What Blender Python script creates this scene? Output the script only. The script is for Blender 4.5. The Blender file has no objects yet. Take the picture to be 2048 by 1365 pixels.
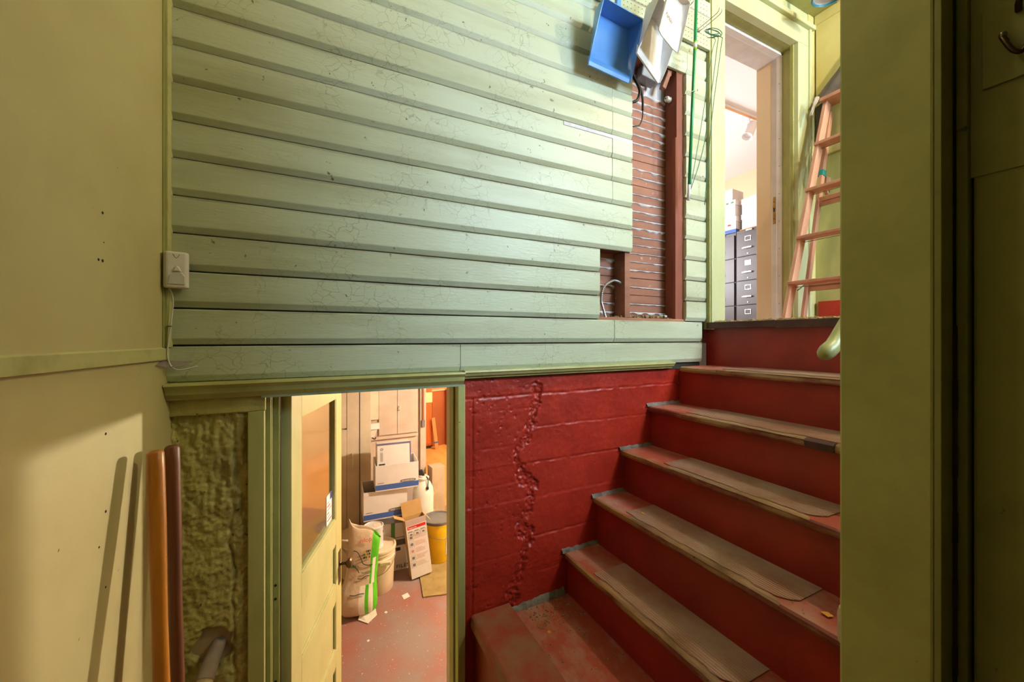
import bpy, bmesh, math, random
from mathutils import Vector, Matrix, Euler, noise
R = math.radians
random.seed(7)
sc = bpy.context.scene
C = sc.collection

# ------------------------------------------------------------------ camera
CAMZ = 2.2
cam = bpy.data.cameras.new('camera')
cam.sensor_width = 36.0
cam.lens = 36.0 * 787.0 / 2048.0
cam.shift_y = -6.5 / 2048.0
cam.clip_start = 0.02
co = bpy.data.objects.new('camera', cam)
C.objects.link(co)
co.location = (0, 0, CAMZ)
co.rotation_euler = (R(90), 0, R(-26.3))
sc.camera = co

# ------------------------------------------------------------------ world, lights, exposure
w = bpy.data.worlds.new('world')
sc.world = w
w.use_nodes = True
w.node_tree.nodes['Background'].inputs[0].default_value = (0.9, 0.95, 1.0, 1)
w.node_tree.nodes['Background'].inputs[1].default_value = 0.35
sc.view_settings.view_transform = 'Standard'
sc.view_settings.look = 'None'
sc.view_settings.gamma = 1.0
sc.view_settings.use_curve_mapping = False
sc.view_settings.exposure = 0.75


def light(name, kind, loc, energy, col, size=0.1, size_y=None, target=None):
    l = bpy.data.lights.new(name, kind)
    l.energy = energy
    l.color = col
    if kind == 'AREA':
        l.shape = 'RECTANGLE'
        l.size = size
        l.size_y = size_y or size
    else:
        l.shadow_soft_size = size
    o = bpy.data.objects.new(name, l)
    C.objects.link(o)
    o.location = loc
    if target is not None:
        o.rotation_euler = (Vector(target) - Vector(loc)).to_track_quat('-Z', 'Y').to_euler()
    return o


# daylight through the high window at the near end of the landing
light('stair_window_daylight', 'AREA', (2.50, -1.58, 3.85), 108, (0.60, 0.80, 1.0), 1.1, 0.85, (1.6, 1.6, 2.6))
# warm landing lamp, basement lamps, daylight of the upper room
light('landing_bulb', 'POINT', (2.6, 0.15, 4.34), 48, (1.0, 0.85, 0.64), 0.03)
light('stairwell_fill', 'POINT', (0.15, 1.05, 4.40), 9, (1.0, 0.88, 0.68), 0.04)  # warm fill, added out of view to lift the dim left side
light('basement_bulb', 'POINT', (2.1, 2.9, 2.035), 128, (1.0, 0.86, 0.66), 0.05)
light('basement_bulb_far', 'POINT', (2.7, 6.4, 2.0), 90, (1.0, 0.79, 0.50), 0.08)
light('upper_room_window', 'AREA', (3.4, 5.1, 3.5), 120, (0.98, 0.97, 1.0), 1.6, 1.3, (4.6, 2.6, 4.0))

# ------------------------------------------------------------------ materials
MATS = {}


def lin(h):
    v = [int(h[i:i + 2], 16) / 255 for i in (0, 2, 4)]
    return tuple((c / 12.92 if c <= .04045 else ((c + .055) / 1.055) ** 2.4) for c in v) + (1,)


def mat(name, col, rough=.5, col2=None, nscale=6, amt=.5, lo=.4, hi=.65, col3=None, cscale=40, clo=.68, chi=.72,
        stretch=(1, 1, 1), bump=0.0, bscale=60, bdist=.002, bstretch=None, metal=0.0, trans=0.0, alpha=1.0, emis=None, spec=.5, detail=6, wave=None):
    if name in MATS:
        return MATS[name]
    m = bpy.data.materials.new(name)
    MATS[name] = m
    m.use_nodes = True
    nt = m.node_tree
    b = nt.nodes['Principled BSDF']
    L = nt.links.new
    col = lin(col) if isinstance(col, str) else col
    b.inputs['Base Color'].default_value = col
    b.inputs['Roughness'].default_value = rough
    b.inputs['Metallic'].default_value = metal
    b.inputs['Specular IOR Level'].default_value = spec
    if trans:
        b.inputs['Transmission Weight'].default_value = trans
        b.inputs['IOR'].default_value = 1.45
    if alpha < 1:
        b.inputs['Alpha'].default_value = alpha
    if emis:
        b.inputs['Emission Color'].default_value = lin(emis[0])
        b.inputs['Emission Strength'].default_value = emis[1]
    if col2 or bump or col3:
        geo = nt.nodes.new('ShaderNodeNewGeometry')

        def noi(scale, st, det):
            mp = nt.nodes.new('ShaderNodeMapping')
            mp.inputs['Scale'].default_value = st
            L(geo.outputs['Position'], mp.inputs['Vector'])
            n = nt.nodes.new('ShaderNodeTexNoise')
            n.inputs['Scale'].default_value = scale
            n.inputs['Detail'].default_value = det
            n.inputs['Roughness'].default_value = .6
            L(mp.outputs['Vector'], n.inputs['Vector'])
            return n
        cur = None
        if col2:
            n = noi(nscale, stretch, detail)
            r = nt.nodes.new('ShaderNodeMapRange')
            r.inputs['From Min'].default_value = lo
            r.inputs['From Max'].default_value = hi
            r.inputs['To Max'].default_value = amt
            L(n.outputs['Fac'], r.inputs['Value'])
            mx = nt.nodes.new('ShaderNodeMix')
            mx.data_type = 'RGBA'
            mx.inputs['A'].default_value = col
            mx.inputs['B'].default_value = lin(col2)
            L(r.outputs['Result'], mx.inputs['Factor'])
            cur = mx.outputs['Result']
        if col3:
            n = noi(cscale, (1, 1, 1), 3)
            r = nt.nodes.new('ShaderNodeMapRange')
            r.inputs['From Min'].default_value = clo
            r.inputs['From Max'].default_value = chi
            L(n.outputs['Fac'], r.inputs['Value'])
            mx = nt.nodes.new('ShaderNodeMix')
            mx.data_type = 'RGBA'
            if cur:
                L(cur, mx.inputs['A'])
            else:
                mx.inputs['A'].default_value = col
            mx.inputs['B'].default_value = lin(col3)
            L(r.outputs['Result'], mx.inputs['Factor'])
            cur = mx.outputs['Result']
        if cur:
            L(cur, b.inputs['Base Color'])
        if bump:
            n = noi(bscale, bstretch or stretch, 5)
            bp = nt.nodes.new('ShaderNodeBump')
            bp.inputs['Strength'].default_value = bump
            bp.inputs['Distance'].default_value = bdist
            L(n.outputs['Fac'], bp.inputs['Height'])
            L(bp.outputs['Normal'], b.inputs['Normal'])
    return m


M_SIDING = mat('siding_paint', 'C0C8AE', .42, '9A9A72', 4, .8, .45, .78, '6E6848', 34, .70, .74, (.25, 1, 1.6), .35, 55, .0025, (.35, 1, 2.2))

def edge_grime(m):
    nt = m.node_tree
    L = nt.links.new
    b = nt.nodes['Principled BSDF']
    src = b.inputs['Base Color'].links[0].from_socket
    g = nt.nodes.new('ShaderNodeNewGeometry')
    sp_ = nt.nodes.new('ShaderNodeSeparateXYZ')
    L(g.outputs['Position'], sp_.inputs[0])

    def mth(op, a, bb=None):
        n = nt.nodes.new('ShaderNodeMath')
        n.operation = op
        for i_, v_ in enumerate((a, bb)):
            if v_ is None:
                continue
            if isinstance(v_, (int, float)):
                n.inputs[i_].default_value = v_
            else:
                L(v_, n.inputs[i_])
        return n.outputs[0]
    fr = mth('FRACT', mth('DIVIDE', mth('SUBTRACT', sp_.outputs[2], 2.056), .1205))
    n = nt.nodes.new('ShaderNodeTexNoise')
    n.inputs['Scale'].default_value = 7
    n.inputs['Detail'].default_value = 8
    mp = nt.nodes.new('ShaderNodeMapping')
    mp.inputs['Scale'].default_value = (.5, 1, 3)
    L(g.outputs['Position'], mp.inputs[0])
    L(mp.outputs[0], n.inputs['Vector'])
    thr = mth('SUBTRACT', 1.03, mth('MULTIPLY', n.outputs['Fac'], .22))
    mr = nt.nodes.new('ShaderNodeMapRange')
    L(mth('SUBTRACT', fr, thr), mr.inputs['Value'])
    mr.inputs['From Min'].default_value = -.02
    mr.inputs['From Max'].default_value = .04
    mr.inputs['To Max'].default_value = .75
    mx = nt.nodes.new('ShaderNodeMix')
    mx.data_type = 'RGBA'
    L(src, mx.inputs['A'])
    mx.inputs['B'].default_value = lin('7A6E62')
    L(mr.outputs[0], mx.inputs['Factor'])
    vo = nt.nodes.new('ShaderNodeTexVoronoi')
    vo.feature = 'DISTANCE_TO_EDGE'
    vo.inputs['Scale'].default_value = 21
    mp2 = nt.nodes.new('ShaderNodeMapping')
    mp2.inputs['Scale'].default_value = (1, 1, 1.3)
    n2 = nt.nodes.new('ShaderNodeTexNoise')
    n2.inputs['Scale'].default_value = 12
    n2.inputs['Detail'].default_value = 4
    va = nt.nodes.new('ShaderNodeVectorMath')
    va.operation = 'MULTIPLY_ADD'
    L(g.outputs['Position'], n2.inputs['Vector'])
    L(n2.outputs['Color'], va.inputs[0])
    va.inputs[1].default_value = (.07, .07, .07)
    L(g.outputs['Position'], va.inputs[2])
    L(va.outputs[0], mp2.inputs[0])
    L(mp2.outputs[0], vo.inputs['Vector'])
    n3 = nt.nodes.new('ShaderNodeTexNoise')
    n3.inputs['Scale'].default_value = 4.5
    n3.inputs['Detail'].default_value = 3
    L(g.outputs['Position'], n3.inputs['Vector'])
    m3 = nt.nodes.new('ShaderNodeMapRange')
    L(n3.outputs['Fac'], m3.inputs['Value'])
    m3.inputs['From Min'].default_value = .50
    m3.inputs['From Max'].default_value = .62
    m3.inputs['To Max'].default_value = .45
    m4_ = nt.nodes.new('ShaderNodeMapRange')
    L(vo.outputs['Distance'], m4_.inputs['Value'])
    m4_.inputs['From Min'].default_value = .012
    m4_.inputs['From Max'].default_value = .030
    m4_.inputs['To Min'].default_value = 1
    m4_.inputs['To Max'].default_value = 0
    fac = mth('MULTIPLY', m3.outputs[0], m4_.outputs[0])
    mx2 = nt.nodes.new('ShaderNodeMix')
    mx2.data_type = 'RGBA'
    L(mx.outputs['Result'], mx2.inputs['A'])
    mx2.inputs['B'].default_value = lin('6E6A4A')
    L(fac, mx2.inputs['Factor'])
    L(mx2.outputs['Result'], b.inputs['Base Color'])


edge_grime(M_SIDING)
M_GROOVE = mat('grimy_groove_paint', '3A3424', .8, '241E16', 14, .8, .4, .7, stretch=(.3, 1, 1))
M_LWALL = mat('left_wall_paint', 'C6BC8C', .5, 'B4A674', 2.2, .7, .42, .7, '5E4E30', 26, .735, .755, (1, 1, 1), .25, 70, .0015)
M_LTRIM = mat('left_trim_paint', 'C0BC84', .5, '8C8354', 9, .6, .5, .75, '5C5034', 45, .70, .74, bump=.2, bscale=60)
M_GREEN = mat('green_trim_paint', 'B5B474', .42, '8C8A4C', 7, .6, .45, .75, '5A5330', 40, .72, .75, (1, 1, .4), .25, 60, .0015)
M_OLIVE = mat('olive_door_paint', '9A9A58', .45, '77743C', 6, .6, .45, .75, '5E5A38', 30, .70, .76, bump=.25, bscale=50)
M_DOOR = mat('door_leaf_paint', 'C0BC82', .45, 'A8A266', 6, .6, .45, .75, '6B5A38', 38, .735, .75, (1, 1, .35), .2, 50, .0015)
M_PALE = mat('pale_casing_paint', 'BEC59C', .4, 'AFB280', 4, .7, .4, .7, '7A744A', 40, .74, .76, (1, 1, .5), .15, 50, .001)
M_YEL = mat('yellow_panel_paint', 'CDC585', .5, 'BAAF6C', 3, .7, .4, .7, '6E6440', 40, .75, .77, bump=.15, bscale=40)
M_CONG = mat('green_concrete_paint', 'C2B870', .5, '968A52', 9, .75, .4, .7, '4E4A34', 30, .68, .74, bump=.8, bscale=90, bdist=.004)
M_RED = mat('red_concrete_paint', 'B4301F', .38, '902018', 5, .7, .4, .7, 'C98A80', 90, .735, .76, bump=.55, bscale=85, bdist=.003)
M_RISER = mat('red_riser_paint', 'A02E24', .42, '7E2018', 5, .7, .4, .7, 'B98A58', 60, .765, .78, (1, 1, 1), .3, 55, .002)
M_TREAD = mat('dusty_red_tread', 'A84E3C', .75, 'B08E80', 8, .85, .45, .70, 'C9B48C', 130, .73, .76, (1, .6, 1), .4, 120, .002)
M_NOSE = mat('worn_nosing', '7A3428', .55, 'A8875C', 10, .9, .44, .6, '3A2A1E', 50, .68, .74, (1, .4, 1), .5, 60, .003)
M_MAT = mat('ribbed_rubber', 'A07262', .75, 'B69C90', 5, .9, .35, .65, 'B7A890', 170, .74, .77, (1, .7, 1), .3, 140, .001)
M_WORN = mat('worn_wood', 'A88464', .7, '745A44', 16, .9, .4, .65, stretch=(1, .3, 1), bump=.5, bscale=60, bdist=.003)
M_RUBBER = mat('dark_rubber_edge', '4A2C2C', .5, '6C4A42', 10, .6, .45, .7, 'C4B49C', 120, .75, .77)
M_GREYM = mat('grey_mortar', '86807A', .9, '4E463E', 18, .8, .4, .65, bump=.6, bscale=80, bdist=.004)
M_DUST = mat('debris', 'A58F66', .95, '5E4C34', 30, .9, .4, .6)
M_STRAW = mat('straw_edge', 'C2A468', .9, '8E7040', 30, .8, .4, .65, bump=.6, bscale=120, bdist=.004)
M_LATH = mat('lath_wood', 'A5705A', .75, '7E4E3C', 9, .8, .4, .68, 'C59A84', 30, .66, .75, (.18, 1, 1.5), .35, 40, .002)
M_STUD = mat('stud_wood', '8E4E38', .7, '6A3424', 7, .8, .4, .68, stretch=(1, 1, .2), bump=.35, bscale=40, bstretch=(1, 1, .2))
M_PLAST = mat('plaster', 'D3CFD2', .9, 'A9A0A4', 20, .6, bump=.5, bscale=70)
M_BLUE = mat('blue_plastic', '5E98DA', .35, '4C86CC', 8, .5)
M_WHITEP = mat('white_plastic', 'D9D9DA', .4, 'C2BEB8', 12, .5)
M_CREAMP = mat('cream_plastic', 'D8CEC4', .45, 'BCAE9E', 12, .6)
M_POLE = mat('green_pole', '1F8E54', .3)
M_LIME = mat('lime_band', 'A8D030', .4)
M_LABEL = mat('label_white', 'E8E8E8', .5)
M_WIRE = mat('green_wire', '2F6A50', .4)
M_STEEL = mat('steel_wire', '8E8A7C', .35, metal=.8)
M_CONDUIT = mat('conduit_steel', 'B8BABE', .35, metal=.9)
M_BLACK = mat('black_plastic', '1C1A1C', .5)
M_BLACKH = mat('peg_hole', '221C14', .9)
M_GREYBOX = mat('grey_box', '8E949C', .5, '6A6C72', 8, .6)
M_PORC = mat('porcelain', 'D8D4CE', .3)
M_SENSOR = mat('sensor_plastic', 'DCD6D2', .4, 'C9C0BA', 10, .4)
M_LENS = mat('sensor_lens', 'C6C2C0', .3)
M_WEB = mat('cobweb', 'A8949A', .9, alpha=.45)
M_HANDLE = mat('orange_wood', 'C07A22', .38, '8A4E12', 10, .8, .4, .66, '4E2A0C', 60, .72, .76, (1, 1, .12), .15, 50, .001, (1, 1, .15))
M_HANDLE2 = mat('brown_wood', '6E3F26', .45, '54301E', 10, .8, .4, .66, stretch=(1, 1, .12))
M_PIPE = mat('pipe_grey', '9C8C84', .8, '7A6A60', 14, .6)
M_PIPE2 = mat('pipe_yellowed', 'B5A274', .7, '8E7C50', 14, .6)
M_LAD = mat('ladder_wood', 'C49478', .55, 'A06C54', 9, .75, .4, .68, 'E2BFA8', 40, .70, .76, (1, 1, .2), .2, 50, .001)
M_TAPE = mat('teal_tape', '1F8E88', .4)
M_JACKET = mat('grey_jacket', '6A625E', .9, '4E4644', 10, .6, bump=.3, bscale=120)
M_RAG = mat('pale_rag', 'A89C88', .9, '82745E', 20, .6)
M_WALLW = mat('white_room_paint', 'EAE6E8', .7)
M_BEIGE = mat('beige_room_paint', 'E2C7A4', .7, 'DABF9C', 2, .5)
M_PEACH = mat('peach_ceiling_board', 'D9AE88', .7, 'CFA07A', 4, .6)
M_CABBLK = mat('filing_cabinet_enamel', '3A3234', .38, '4A4040', 3, .5)
M_CHROME = mat('chrome', 'D2CEC6', .25, metal=.9)
M_BRASS = mat('brass', 'A98A4E', .4, '6E5630', 20, .6, metal=.8)
M_OLDB = mat('old_bronze', '5A432C', .35, '3A2A1C', 20, .6, metal=.7)
M_CARD = mat('cardboard', 'B8935E', .8, 'A37F4E', 8, .5)
M_BOXW = mat('box_white', 'DFD9D6', .7, 'CFC6C0', 6, .5)
M_BOXBLUE = mat('box_blue', '3F5FA8', .6)
M_BOXDK = mat('box_inside', '8C847E', .9)
M_INKBLK = mat('ink_black', '2A2626', .7)
M_INKGRY = mat('ink_grey', '77706E', .8)
M_INKRED = mat('ink_red', 'C6201C', .6)
M_INKORG = mat('ink_orange', 'D0572C', .7)
M_INKPINK = mat('ink_pink', 'C49088', .8)
M_GREYLID = mat('grey_carton', '6E6A6A', .7, '544E4C', 6, .6)
M_CARTON = mat('tan_carton', 'B9A288', .8, 'A28A6C', 6, .6)
M_GREENST = mat('green_print', '4E8A44', .6)
M_PAIL = mat('pail_plastic', 'E0CFB4', .4, 'CDB896', 8, .5)
M_CANW = mat('can_white', 'D4D0D2', .4, 'BDB4AE', 12, .6)
M_BAGW = mat('bag_beige', 'D3BFA4', .6, 'BBA282', 9, .6, bump=.5, bscale=18, bdist=.01)
M_BAGG = mat('bag_green', '5CC41C', .4, '3E9A14', 9, .6, bump=.5, bscale=18, bdist=.01)
M_BAGWH = mat('bag_white', 'EAE2D2', .5, bump=.4, bscale=20, bdist=.008)
M_YELP = mat('yellow_pail', 'E8C21E', .4, 'D2A818', 8, .5)
M_SPRAY = mat('sprayer_tank', 'DAD6CC', .45, 'C9C2B4', 5, .5)
M_CREAMC = mat('cream_cabinet', 'D3C3AC', .5, 'BFAB92', 5, .6, bump=.15, bscale=40)
M_CREAMC2 = mat('pinkish_cabinet', 'C9B4A4', .55, 'B39C8A', 5, .6, .4, .65, '8E7A6A', 40, .73, .76, bump=.15, bscale=40)
M_DARK = mat('toe_kick_dark', '3A2418', .9)
M_FLOORC = mat('basement_floor', '8E7A74', .75, 'A05442', 2.6, .65, .38, .62, 'E0D2C8', 60, .66, .72, bump=.35, bscale=50, bdist=.003, detail=9)
M_CARPET = mat('carpet', 'A8905C', .95, '8E7444', 12, .7, .4, .65, 'C9B88C', 160, .68, .74, bump=.8, bscale=260, bdist=.006)
M_WOODF = mat('wood_floor', 'D9A05E', .45, 'B97E42', 3.5, .8, .42, .66, stretch=(1.8, .35, 1))
M_ORANGE = mat('orange_cabinet', 'C8652A', .4, 'B2541E', 4, .6, stretch=(1, 1, .25))
M_BROWNC = mat('brown_cabinet', '9E5632', .45, '8A4626', 4, .6, stretch=(1, 1, .25))
M_COUNTER = mat('counter_top', 'D9A27C', .5)
M_TANW = mat('tan_wood', 'C48A52', .5, 'AE7640', 5, .6, stretch=(1, 1, .25))
M_BRIGHT = mat('pale_wall', 'F0DFB4', .7)
M_BCEIL = mat('basement_ceiling', 'B09A7C', .8)
M_DARKW = mat('dark_plaster', '6A6640', .8)
M_RUST = mat('rusty_iron', '4A2A20', .8, '2A1A16', 30, .8, bump=.5, bscale=100)
M_JAMBW = mat('jamb_white', 'D9D2CE', .5, 'C6BCB4', 10, .5)
M_GLASS = mat('door_glass', 'F4EDE2', .06, trans=1.0)
M_WGLASS = mat('window_glass', 'F0F4F4', .02, trans=1.0)
M_LAMP = mat('lamp_glass', 'E4E4DC', .4, emis=('FFE2B0', 1.5))
M_TEALR = mat('teal_ring', '2E7E90', .4)
M_BULB = mat('bulb_glow', 'FFE0B0', .4, emis=('FFD090', 8))
M_CREAMF = mat('cream_fleece', 'CFC0A0', .95, 'B7A682', 40, .6, bump=.8, bscale=150, bdist=.004)
M_OPENW = mat('stair_wall_paint', 'C2C27E', .45, 'A09E5A', 5, .6, .45, .72, '5A5330', 40, .74, .77, bump=.25, bscale=45)

# ------------------------------------------------------------------ helpers
WORLD = {}


def thing(name, label, cat, loc=(0, 0, 0), rot=(0, 0, 0), group=None):
    o = bpy.data.objects.new(name, None)
    o.empty_display_size = .05
    C.objects.link(o)
    o.location = loc
    o.rotation_euler = rot
    o['label'] = label
    o['category'] = cat
    if group:
        o['group'] = group
    return o


def struct_empty(name, label=None):
    o = bpy.data.objects.new(name, None)
    o.empty_display_size = .05
    C.objects.link(o)
    o['kind'] = 'structure'
    if label:
        o['label'] = label
    return o


def obj(name, bm, m, parent=None, bevel=0, smooth=False, mesh=None):
    if mesh is None:
        mesh = bpy.data.meshes.new(name)
        bmesh.ops.recalc_face_normals(bm, faces=bm.faces)
        if smooth:
            for f in bm.faces:
                f.smooth = True
        bm.to_mesh(mesh)
        bm.free()
        for mm in (m if isinstance(m, (list, tuple)) else [m]):
            mesh.materials.append(mm)
    o = bpy.data.objects.new(name, mesh)
    C.objects.link(o)
    if parent:
        o.parent = parent
    if bevel:
        md = o.modifiers.new('bevel', 'BEVEL')
        md.width = bevel
        md.segments = 2
        md.limit_method = 'ANGLE'
    return o


def tag(o, label, cat, group=None):
    o['label'] = label
    o['category'] = cat
    if group:
        o['group'] = group
    return o


def struct(o, label=None):
    o['kind'] = 'structure'
    if label:
        o['label'] = label
    return o


def bx(bm, a, b, mi=0):
    x0, y0, z0 = a
    x1, y1, z1 = b
    v = [bm.verts.new(p) for p in ((x0, y0, z0), (x1, y0, z0), (x1, y1, z0), (x0, y1, z0), (x0, y0, z1), (x1, y0, z1), (x1, y1, z1), (x0, y1, z1))]
    for f in ((0, 3, 2, 1), (4, 5, 6, 7), (0, 1, 5, 4), (1, 2, 6, 5), (2, 3, 7, 6), (3, 0, 4, 7)):
        fc = bm.faces.new([v[i] for i in f])
        fc.material_index = mi
    return v


def box(name, a, b, m, parent=None, bevel=.002):
    bm = bmesh.new()
    bx(bm, a, b)
    return obj(name, bm, m, parent, bevel)


def poly_prism(bm, pts, ext, mi=0):
    """pts: list of 3-D points (planar loop); ext: extrusion vector"""
    e = Vector(ext)
    a = [bm.verts.new(p) for p in pts]
    b = [bm.verts.new(Vector(p) + e) for p in pts]
    n = len(pts)
    fs = [bm.faces.new(a), bm.faces.new(b[::-1])]
    for i in range(n):
        fs.append(bm.faces.new((a[i], b[i], b[(i + 1) % n], a[(i + 1) % n])))
    for f in fs:
        f.material_index = mi


def prism(name, pts, ext, m, parent=None, bevel=0):
    bm = bmesh.new()
    poly_prism(bm, pts, ext)
    return obj(name, bm, m, parent, bevel)


def bm_beam(bm, p, q, wa, wb, up=(0, 1, 0)):
    p = Vector(p)
    q = Vector(q)
    d = (q - p).normalized()
    u = Vector(up)
    s = d.cross(u).normalized()
    u = s.cross(d).normalized()
    pts = []
    for e in (p, q):
        for i, j in ((-1, -1), (1, -1), (1, 1), (-1, 1)):
            pts.append(bm.verts.new(e + s * (i * wa / 2) + u * (j * wb / 2)))
    for f in ((0, 3, 2, 1), (4, 5, 6, 7), (0, 1, 5, 4), (1, 2, 6, 5), (2, 3, 7, 6), (3, 0, 4, 7)):
        bm.faces.new([pts[i] for i in f])


def beam(name, p, q, wa, wb, m, parent=None, up=(0, 1, 0), bevel=.002):
    bm = bmesh.new()
    bm_beam(bm, p, q, wa, wb, up)
    return obj(name, bm, m, parent, bevel)


def bm_tube(bm, pts, r, n=10, cap=True):
    pts = [Vector(p) for p in pts]
    rr = r if isinstance(r, (list, tuple)) else [r] * len(pts)
    rings = []
    ref = None
    for i, p in enumerate(pts):
        d = (pts[min(i + 1, len(pts) - 1)] - pts[max(i - 1, 0)]).normalized()
        if ref is None:
            ref = Vector((0, 0, 1)) if abs(d.z) < .9 else Vector((1, 0, 0))
        u = (ref - d * ref.dot(d)).normalized()
        v = d.cross(u)
        ref = u
        rings.append([bm.verts.new(p + (u * math.cos(2 * math.pi * k / n) + v * math.sin(2 * math.pi * k / n)) * rr[i]) for k in range(n)])
    for a, b in zip(rings, rings[1:]):
        for k in range(n):
            bm.faces.new((a[k], a[(k + 1) % n], b[(k + 1) % n], b[k]))
    if cap:
        bm.faces.new(rings[0][::-1])
        bm.faces.new(rings[-1])


def tube(name, pts, r, m, parent=None, n=10, smooth=True):
    bm = bmesh.new()
    bm_tube(bm, pts, r, n)
    return obj(name, bm, m, parent, 0, smooth)


def curve_pts(ctrl, n=8):
    """Catmull-Rom through control points"""
    P = [Vector(c) for c in ctrl]
    out = []
    for i in range(len(P) - 1):
        p0 = P[max(i - 1, 0)]
        p1 = P[i]
        p2 = P[i + 1]
        p3 = P[min(i + 2, len(P) - 1)]
        for k in range(n):
            t = k / n
            out.append(.5 * ((2 * p1) + (p2 - p0) * t + (2 * p0 - 5 * p1 + 4 * p2 - p3) * t * t + (3 * p1 - p0 - 3 * p2 + p3) * t ** 3))
    out.append(P[-1])
    return out


def bm_lathe(bm, prof, n=24, c=(0, 0, 0), mi=0):
    """prof: list of (r, z)"""
    rings = []
    for r, z in prof:
        if r < 1e-5:
            rings.append([bm.verts.new((c[0], c[1], c[2] + z))])
        else:
            rings.append([bm.verts.new((c[0] + r * math.cos(2 * math.pi * k / n), c[1] + r * math.sin(2 * math.pi * k / n), c[2] + z)) for k in range(n)])
    for a, b in zip(rings, rings[1:]):
        for k in range(n):
            k2 = (k + 1) % n
            if len(a) == 1 and len(b) == 1:
                continue
            if len(a) == 1:
                f = bm.faces.new((a[0], b[k2], b[k]))
            elif len(b) == 1:
                f = bm.faces.new((a[k], a[k2], b[0]))
            else:
                f = bm.faces.new((a[k], a[k2], b[k2], b[k]))
            f.material_index = mi


def lathe(name, prof, m, parent=None, n=24, c=(0, 0, 0), smooth=True, bevel=0):
    bm = bmesh.new()
    bm_lathe(bm, prof, n, c)
    o = obj(name, bm, m, parent, bevel, smooth)
    if smooth:
        md = o.modifiers.new('es', 'EDGE_SPLIT')
        md.split_angle = R(40)
    return o


def text(name, s, size, loc, rot, m, parent, sx=1.0, align='LEFT'):
    cu = bpy.data.curves.new(name, 'FONT')
    cu.body = s
    cu.size = size
    cu.extrude = .0004
    cu.align_x = align
    t = bpy.data.objects.new(name, cu)
    C.objects.link(t)
    dg = bpy.context.evaluated_depsgraph_get()
    me = bpy.data.meshes.new_from_object(t.evaluated_get(dg))
    bpy.data.objects.remove(t)
    me.materials.clear()
    me.materials.append(m)
    o = bpy.data.objects.new(name, me)
    C.objects.link(o)
    o.parent = parent
    o.location = loc
    o.rotation_euler = rot
    o.scale = (sx, 1, 1)
    return o


def nz(x, y, z=0, s=1.0):
    return noise.noise(Vector((x * s, y * s, z * s)))


# ================================================================== SETTING
LANDZ = 2.288
CEIL = 4.52
# ---- floors
struct(box('floor', (-1.6, -1.1, -.1), (3.6, 8.9, 0), M_FLOORC, bevel=0))
struct(box('floor_wood', (1.12, 5.0, 0), (3.6, 8.9, .004), M_WOODF, bevel=0))
fl = struct_empty('floor_landing')
box('landing_deck', (2.13, .40, 2.17), (3.3, 1.66, LANDZ - .004), M_TREAD, fl, .004)
box('landing_deck', (1.12, -1.7, 2.17), (3.3, .33, LANDZ - .004), M_TREAD, fl, .004)
struct(box('floor_upper_room', (1.0, 1.66, 2.17), (6.0, 5.3, LANDZ), mat('upper_room_carpet', 'B5A794', .9, 'A39580', 8, .5), bevel=0))
# ---- ceilings
cl = struct_empty('ceiling')
box('ceiling_slab', (-1.2, -1.75, CEIL), (3.6, 1.66, CEIL + .1), M_OLIVE, cl, 0)
box('ceiling_panel', (2.35, .45, CEIL - .006), (3.22, 1.44, CEIL + .0), M_PEACH, cl, .002)
struct(box('ceiling_basement', (-1.6, 1.80, 2.15), (3.6, 8.9, 2.165), M_BCEIL, bevel=0))
struct(box('ceiling_upper_room', (1.0, 1.875, 4.7), (6.0, 5.3, 4.8), M_WALLW, bevel=0))

# ---- siding wall : every board a part
wf = struct_empty('wall_front', 'pale green horizontal board wall with a torn open hole')
PITCH = .1205


def zk(k):
    return 2.056 + PITCH * k


def board(x0, x1, k):
    z0, z1 = zk(k), zk(k + 1)
    dy = random.uniform(-.0012, .0012)
    y = 1.6 + dy
    pr = [(y + .003, z1 - .0045), (1.622, z1 - .0045), (1.622, z0 + .0005), (y + .0105, z0 + .0015), (y + .009, z0 + .004), (y + .0005, z0 + .0205), (y, z0 + .023), (y, z1 - .008)]
    bm = bmesh.new()
    poly_prism(bm, [(x0, p[0], p[1]) for p in pr], (x1 - x0, 0, 0))
    obj('board', bm, M_SIDING, wf, .0008)


for k in range(22):
    if k < 2:
        segs = [(-.43, .545), (.547, 2.053)] if k == 0 else [(-.43, 1.385), (1.387, 2.053)]
    elif k < 5:
        segs = [(-.43, 1.291), (1.92, 2.1)]
    elif k < 14:
        segs = [(-.43, 1.509), (1.92, 2.1)]
        if k in (7, 8, 9, 10, 11):
            segs = [(-.43, 1.372), (1.3735, 1.509), (1.92, 2.1)]
    elif k == 14:
        segs = [(-.43, 1.925), (1.927, 2.1)]
    else:
        segs = [(-.43, 2.1)]
    for a, b in segs:
        board(a, b, k)
box('paint_residue', (1.07, 1.5985, zk(10) - .026), (1.505, 1.6015, zk(10) - .008), mat('pale_residue', 'D2CFDC', .6, 'B4B0B4', 30, .8), wf, .0005)
# dark sheathing behind the boards (fills the joints)
bm = bmesh.new()
bx(bm, (-.45, 1.6225, 2.02), (2.06, 1.632, zk(2)))
bx(bm, (-.45, 1.6225, zk(2)), (1.290, 1.632, zk(5)))
bx(bm, (-.45, 1.6225, zk(5)), (1.508, 1.632, zk(14)))
bx(bm, (1.925, 1.6225, zk(2) - .05), (2.1, 1.632, zk(14)))
bx(bm, (-.45, 1.6225, zk(14)), (2.1, 1.632, CEIL))
obj('sheathing', bm, M_GROOVE, wf)
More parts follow.
